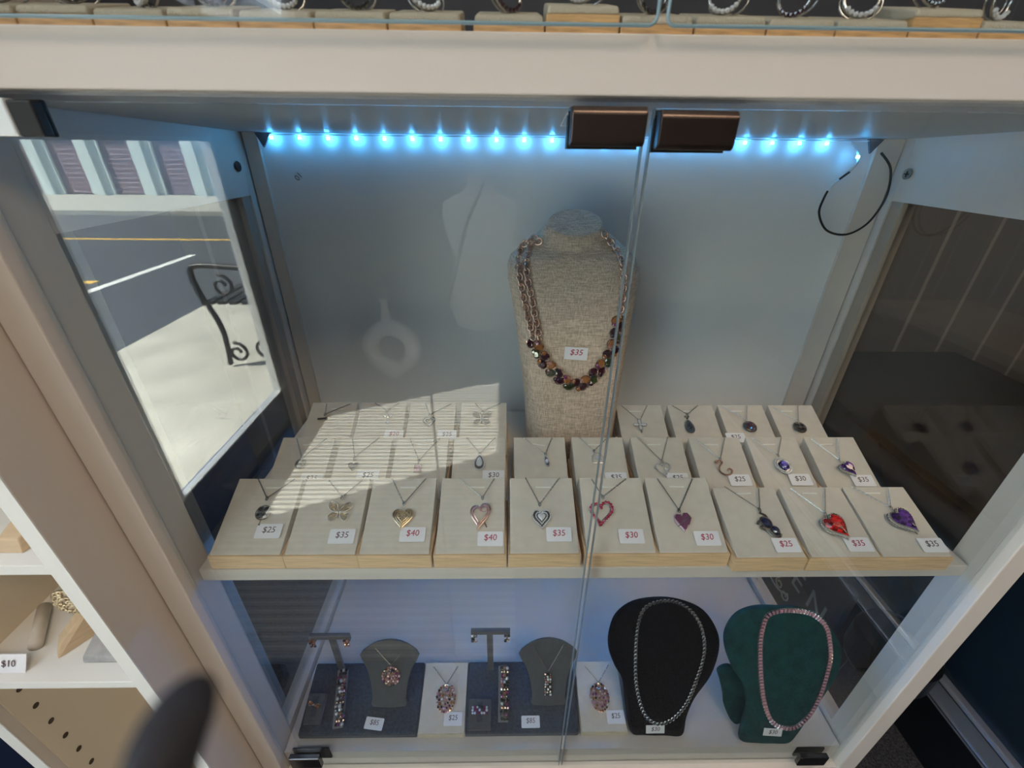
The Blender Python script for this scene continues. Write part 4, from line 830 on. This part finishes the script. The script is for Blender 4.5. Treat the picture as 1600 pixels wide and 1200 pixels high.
# unseen transom window added high in the wall behind the fill light
b = BM(); box(b, -1.07, -.99, -2.1, .3, .34, .37); box(b, -1.07, -.99, -2.1, .3, 1.09, 1.12)
for y in (-2.1, -1.3, -.5, .27): box(b, -1.07, -.99, y, y+.03, .37, 1.09)
wn2 = struct('added_transom', b, fr)
b = BM(); box(b, -1.018, -1.014, -2.07, .27, .37, 1.09); gp = put('window_glass', b, mat('frosted_glass', (.8, .85, .9), .4, trans=.5), None); gp.parent = wn2; gp.location = (0, 0, 0)
for i, (x, y) in enumerate(((.5, -.9), (1.7, .2))):
    t = thing('ceiling_lamp', ('square ceiling lamp over the space in front of the cabinet', 'square ceiling lamp over the black showcase')[i], 'lamp', (x, y, 1.30), group='square ceiling lamps')
    b = BM(); box(b, x-.32, x+.32, y-.32, y+.32, 1.265, 1.2995); put('housing', b, mat('lamp_white', (.8, .8, .78), .5), t, True)
# ribbed rug in the window bay (seen in the door glass)
rug = stripes('ribbed_rug', (.40, .385, .35), (.03, .03, .03), 1, 40, .55, .9, wob=.08)
b = BM(); box(b, -.93, .03, -2.3, -.07, -1.1698, -1.150); solo('ribbed_rug', b, rug, 'white ribbed woven rug by the shop window, partly in hard sunlight', 'rug', (-.4, -1.0, -1.17))
# white ring vase and dress form
vas = mat('glazed_ceramic', (.75, .72, .68), .12, coat=1)
t = thing('ring_vase', 'white ceramic ring-shaped vase with a thin neck on the ribbed rug', 'vase', (-.62, -1.62, -1.149))
cx, cy, cz = -.62, -1.62, -.985
b = BM(); tube(b, [(cx+.115*math.cos(k*PI/18), cy, cz+.118*math.sin(k*PI/18)) for k in range(36)], .045, 20, closed=True); tube(b, [(cx, cy, cz-.168), (cx, cy, cz-.13)], .05, 20); put('ring_body', b, vas, t, True, smooth=True)
b = BM(); tube(b, [(cx-.01, cy, cz+.13), (cx-.01, cy, cz+.20), (cx-.01, cy, cz+.26), (cx-.01, cy, cz+.275)], lambda s: .016+.02*abs(s-.6)**1.5*2, 16); put('neck', b, vas, t, True, smooth=True)
t = thing('dress_form', 'headless beige dress form with a pale shoulder cloth standing on the rug', 'mannequin', (-.12, -1.62, -1.149))
skin = mat('beige_form', (.34, .28, .24), .6)
def rgn(z, rx, ry, cx_=-.12, cy_=-1.62, n=24): return [(cx_+rx*math.cos(2*PI*i/n), cy_+ry*math.sin(2*PI*i/n), z) for i in range(n)]
b = BM(); loft(b, [rgn(-.84, .13, .10), rgn(-.74, .165, .12), rgn(-.66, .16, .11), rgn(-.52, .115, .085), rgn(-.40, .15, .11), rgn(-.30, .17, .11), rgn(-.24, .165, .09), rgn(-.205, .09, .07), rgn(-.17, .055, .055), rgn(-.12, .05, .05)]); put('torso', b, skin, t, True, smooth=True)
b = BM(); tube(b, [(-.12, -1.62, -.845), (-.12, -1.62, -1.148)], .012, 10); bmesh.ops.create_cone(b, cap_ends=True, segments=24, radius1=.12, radius2=.03, depth=.02, matrix=Matrix.Translation((-.12, -1.62, -1.139))); put('stand', b, rubber, t, True)
b = BM(); loft(b, [rgn(-.46, .135, .10), rgn(-.40, .158, .118), rgn(-.30, .178, .118), rgn(-.238, .172, .098), rgn(-.20, .10, .078)], caps=False); put('cloth', b, mat('pale_cloth', (.55, .58, .60), .8), t, True, smooth=True)
# black showcase on the right with metal rail, sign and stool
t = thing('black_showcase', 'long black glass showcase with a brushed metal rail right of the cabinet', 'showcase', (1.2, .3, -1.17))
blk = mat('black_panel', (.006, .007, .010), .3); bgl = mat('black_glass', (.010, .020, .030), .15)
b = BM(); box(b, .905, 1.5, -1.0, 1.3, -1.169, -1.016); put('base', b, blk, t, True)
b = BM(); box(b, .895, 1.5, -1.0, 1.3, -1.0155, -.9507); put('metal_rail', b, mat('brushed_metal', (.40, .43, .50), .38, .7), t, True, bevel=.003)
b = BM(); box(b, .8925, .8948, -1.0, 1.3, -1.006, -1.003); box(b, .8925, .8948, -1.0, 1.3, -.960, -.957); put('rail_groove', b, chrome, t, True)
b = BM(); box(b, .91, 1.5, -1.0, 1.3, -.9503, -.62); put('glass_body', b, bgl, t, True)
b = BM(); box(b, .90, 1.52, -1.02, 1.32, -.6198, -.60); put('top', b, blk, t, True)
t = thing('open_sign', 'slate blue sign board reading OPEN leaning by the showcase behind the green bust', 'sign', (.79, .95, -1.17))
b = BM(); loft(b, [[(.782, .615, -1.169), (.80, .615, -1.169), (.80, 1.32, -1.169), (.782, 1.32, -1.169)], [(.782, .615, -.880), (.80, .615, -.880), (.80, 1.32, -.880), (.782, 1.32, -.880)]]); sg = put('board', b, mat('slate_blue', (.06, .09, .15), .5), t, True, bevel=.002)
sl = mat('pale_sign_paint', (.50, .63, .74), .6)
LT = Vector(t['L'])
for ch, y in (('O', .900), ('P', .828), ('E', .752), ('N', .676)):
    text(ch, .086, sg, Vector((.7815, y, -1.012))-LT, (PI/2, 0, -PI/2), m=sl, depth=.0003)
b = BM()
for k, (y0, z0, sg_) in enumerate(((.80, -1.085, 1), (.835, -1.08, -1), (.77, -1.095, -1), (.86, -1.075, 1))):
    tube(b, [(.7812, y0+sg_*(.006+.011*s/10)*math.cos(s*.75), z0+(.006+.011*s/10)*math.sin(s*.75)) for s in range(11)], .0022, 5)
tube(b, smooth_path([(.7812, .95, -1.05), (.7812, .90, -1.07), (.7812, .85, -1.10), (.7812, .80, -1.105), (.7812, .765, -1.085)], 5), .0028, 5)
o = put('flourish', b, sl, None); o.parent = sg; o.location = -LT
t = thing('black_stool', 'round black stool by the showcase at the right', 'stool', (.85, .50, -1.17))
b = BM(); bmesh.ops.create_cone(b, cap_ends=True, segments=36, radius1=.075, radius2=.075, depth=.10, matrix=Matrix.Translation((.815, .52, -.93)) @ Matrix.Rotation(0, 4, 'Y')); put('seat', b, blk, t, True, bevel=.02, smooth=False)
for k in range(3): b = BM(); a = k*2.09; tube(b, [(.815+.05*math.cos(a), .52+.05*math.sin(a), -.98), (.815+.065*math.cos(a), .52+.065*math.sin(a), -1.169)], .008, 8); put('leg', b, blk, t, True)
# long dim counter and crate against the right wall
t = thing('wood_counter', 'long low brown counter in the dim shop beyond the right side glass', 'counter', (2.0, .6, -1.17))
b = BM(); box(b, 1.85, 2.35, -1.5, 1.3, -.70, -.66); put('counter_top', b, mat('dim_wood', (.30, .25, .21), .5, noise=(1, .3, (2, 30, 30))), t, True)
b = BM(); box(b, 1.90, 2.3, -1.48, 1.28, -1.169, -.7002); put('cabinet_body', b, mat('counter_black', (.02, .022, .026), .5), t, True)
for i, (x, y, z, w, h, c) in enumerate(((2.0, .95, -.659, .16, .09, (.28, .28, .27)), (2.05, .55, -.659, .10, .05, (.4, .42, .4)), (2.02, 1.20, -.659, .12, .16, (.07, .065, .06)))):
    b = BM(); box(b, x-.1, x+.1, y-w, y+w*.6, z, z+h); solo('carton', b, mat('carton_%d' % i, c, .7), ('low grey carton at the middle of the dim counter', 'small pale carton nearest the doors on the dim counter', 'tall dark carton at the far end of the dim counter')[i], 'box', (x, y, z), group='cartons on the dim counter', bevel=.004)

# ------------------------------------------------------------------ street outside (seen mirrored in the left door)
GZ = -1.30
b = BM(); box(b, -2.72, -1.07, -14, 3, GZ-.1, GZ); o = solo('sidewalk', b, mat('pale_concrete', (.52, .50, .43), .9, noise=(3, .18), bump=(60, .5, .01)), 'pale concrete sidewalk', 'sidewalk', (-1.9, -3, GZ)); del o['label'], o['category']; o['kind'] = 'structure'
b = BM(); box(b, -45, -2.72, YR(9.7), 6, GZ-.2, GZ-.06); o = solo('street', b, mat('asphalt', (.075, .085, .10), .9, noise=(20, .2)), 'x', 'x', (-9, -3, GZ)); del o['label'], o['category']; o['kind'] = 'structure'
b = BM(); box(b, -2.72, -1.07, YR(9.7), -4.2, GZ+.001, GZ+.002); b.free()
b = BM(); box(b, -45, -2.725, YR(9.75)-3.2, YR(9.75), GZ-.2, GZ+.02); o = solo('far_sidewalk', b, mat('grey_concrete', (.42, .42, .38), .9, noise=(2, .1)), 'x', 'x', (-9, -10, GZ)); del o['label'], o['category']; o['kind'] = 'structure'
yel = mat('yellow_paint', (.80, .50, .10), .8); wpt = mat('white_paint', (.8, .8, .78), .8)
for x0, x1, y0, y1, m_, lb in ((-14, -3.0, YR(7.20), YR(7.12), yel, 'far yellow line painted across the street'), (-9, -4.45, YR(4.80), YR(4.70), yel, 'near yellow line painted across the street'), (-4.30, -4.20, YR(6.1), YR(4.3), wpt, 'white parking line on the asphalt')):
    b = BM(); box(b, x0, x1, y0, y1, GZ-.0595, GZ-.056); o = solo('road_marking', b, m_, lb, 'road marking', ((x0+x1)/2, (y0+y1)/2, GZ-.06))
# building with pale columns and dark louvred shutters
YB2 = YR(12.9)
t = thing('street_building', 'pale building with dark louvred shutters between columns across the street', 'building', (-11, YB2, GZ))
b = BM(); box(b, -30, -5, YB2-4, YB2, GZ+.02, 4); put('facade', b, mat('pale_stucco', (.66, .74, .74), .9), t, True)
shm = stripes('louvres', (.16, .115, .15), (.34, .26, .32), 2, 9, .72, .7)
cols_ = [(-12.28, -11.72), (-10.98, -10.40), (-9.62, -9.05), (-8.30, -7.75), (-13.6, -13.0), (-7.0, -6.4)]
xs_ = sorted([c[0] for c in cols_]+[c[1] for c in cols_])
for i in range(1, len(xs_)-1, 2):
    b = BM(); box(b, xs_[i], xs_[i+1], YB2+.02, YB2+.05, GZ+.05, .50); put('shutter', b, shm, t, True)
for x0, x1 in cols_:
    b = BM(); xm = (x0+x1)/2; box(b, x0, x1, YB2+.02, YB2+.12, GZ+.021, .52); box(b, xm-.08, xm+.08, YB2+.12, YB2+.20, GZ+.021, .52); put('column', b, mat('column_paint', (.62, .72, .72), .8), t, True)
b = BM(); box(b, -30, -5, YB2+.02, YB2+.30, .525, 1.1); put('lintel', b, mat('column_paint', (.6, .7, .7)), t, True)
# iron bench on the sidewalk
iron = mat('black_iron', (.02, .02, .022), .45)
t = thing('iron_bench', 'black wrought iron bench with scrolled legs on the sunny sidewalk', 'bench', (-1.70, -2.15, GZ))
for y in (-2.02, -2.75):
    b = BM(); X = -1.80
    tube(b, smooth_path([(X, y, GZ+.02), (X+.02, y, GZ+.25), (X-.02, y, GZ+.42)], 6), .016, 8)
    tube(b, smooth_path([(X+.34, y, GZ+.02), (X+.32, y, GZ+.42), (X+.36, y, GZ+.86)], 6), .016, 8)
    tube(b, smooth_path([(X-.03, y, GZ+.42), (X-.06, y, GZ+.60), (X, y, GZ+.66), (X+.33, y, GZ+.64)], 6), .018, 8)
    for cx_, cz_, s in ((X+.07, GZ+.10, 1), (X+.26, GZ+.12, -1), (X+.10, GZ+.54, 1)): tube(b, [(cx_+s*(.02+.05*k/16)*math.cos(k*.5), y, cz_+(.02+.05*k/16)*math.sin(k*.5)) for k in range(17)], .010, 6)
    put('end_frame', b, iron, t, True, smooth=True)
for k in range(5): b = BM(); box(b, -1.82+k*.072, -1.77+k*.072, -2.78, -2.0, GZ+.43, GZ+.45); put('seat_slat', b, iron, t, True)
for k in range(3): b = BM(); box(b, -1.465, -1.445, -2.78, -2.0, GZ+.56+k*.11, GZ+.62+k*.11); put('back_slat', b, iron, t, True)

for o in bpy.data.objects:
    if 'L' in o: del o['L']
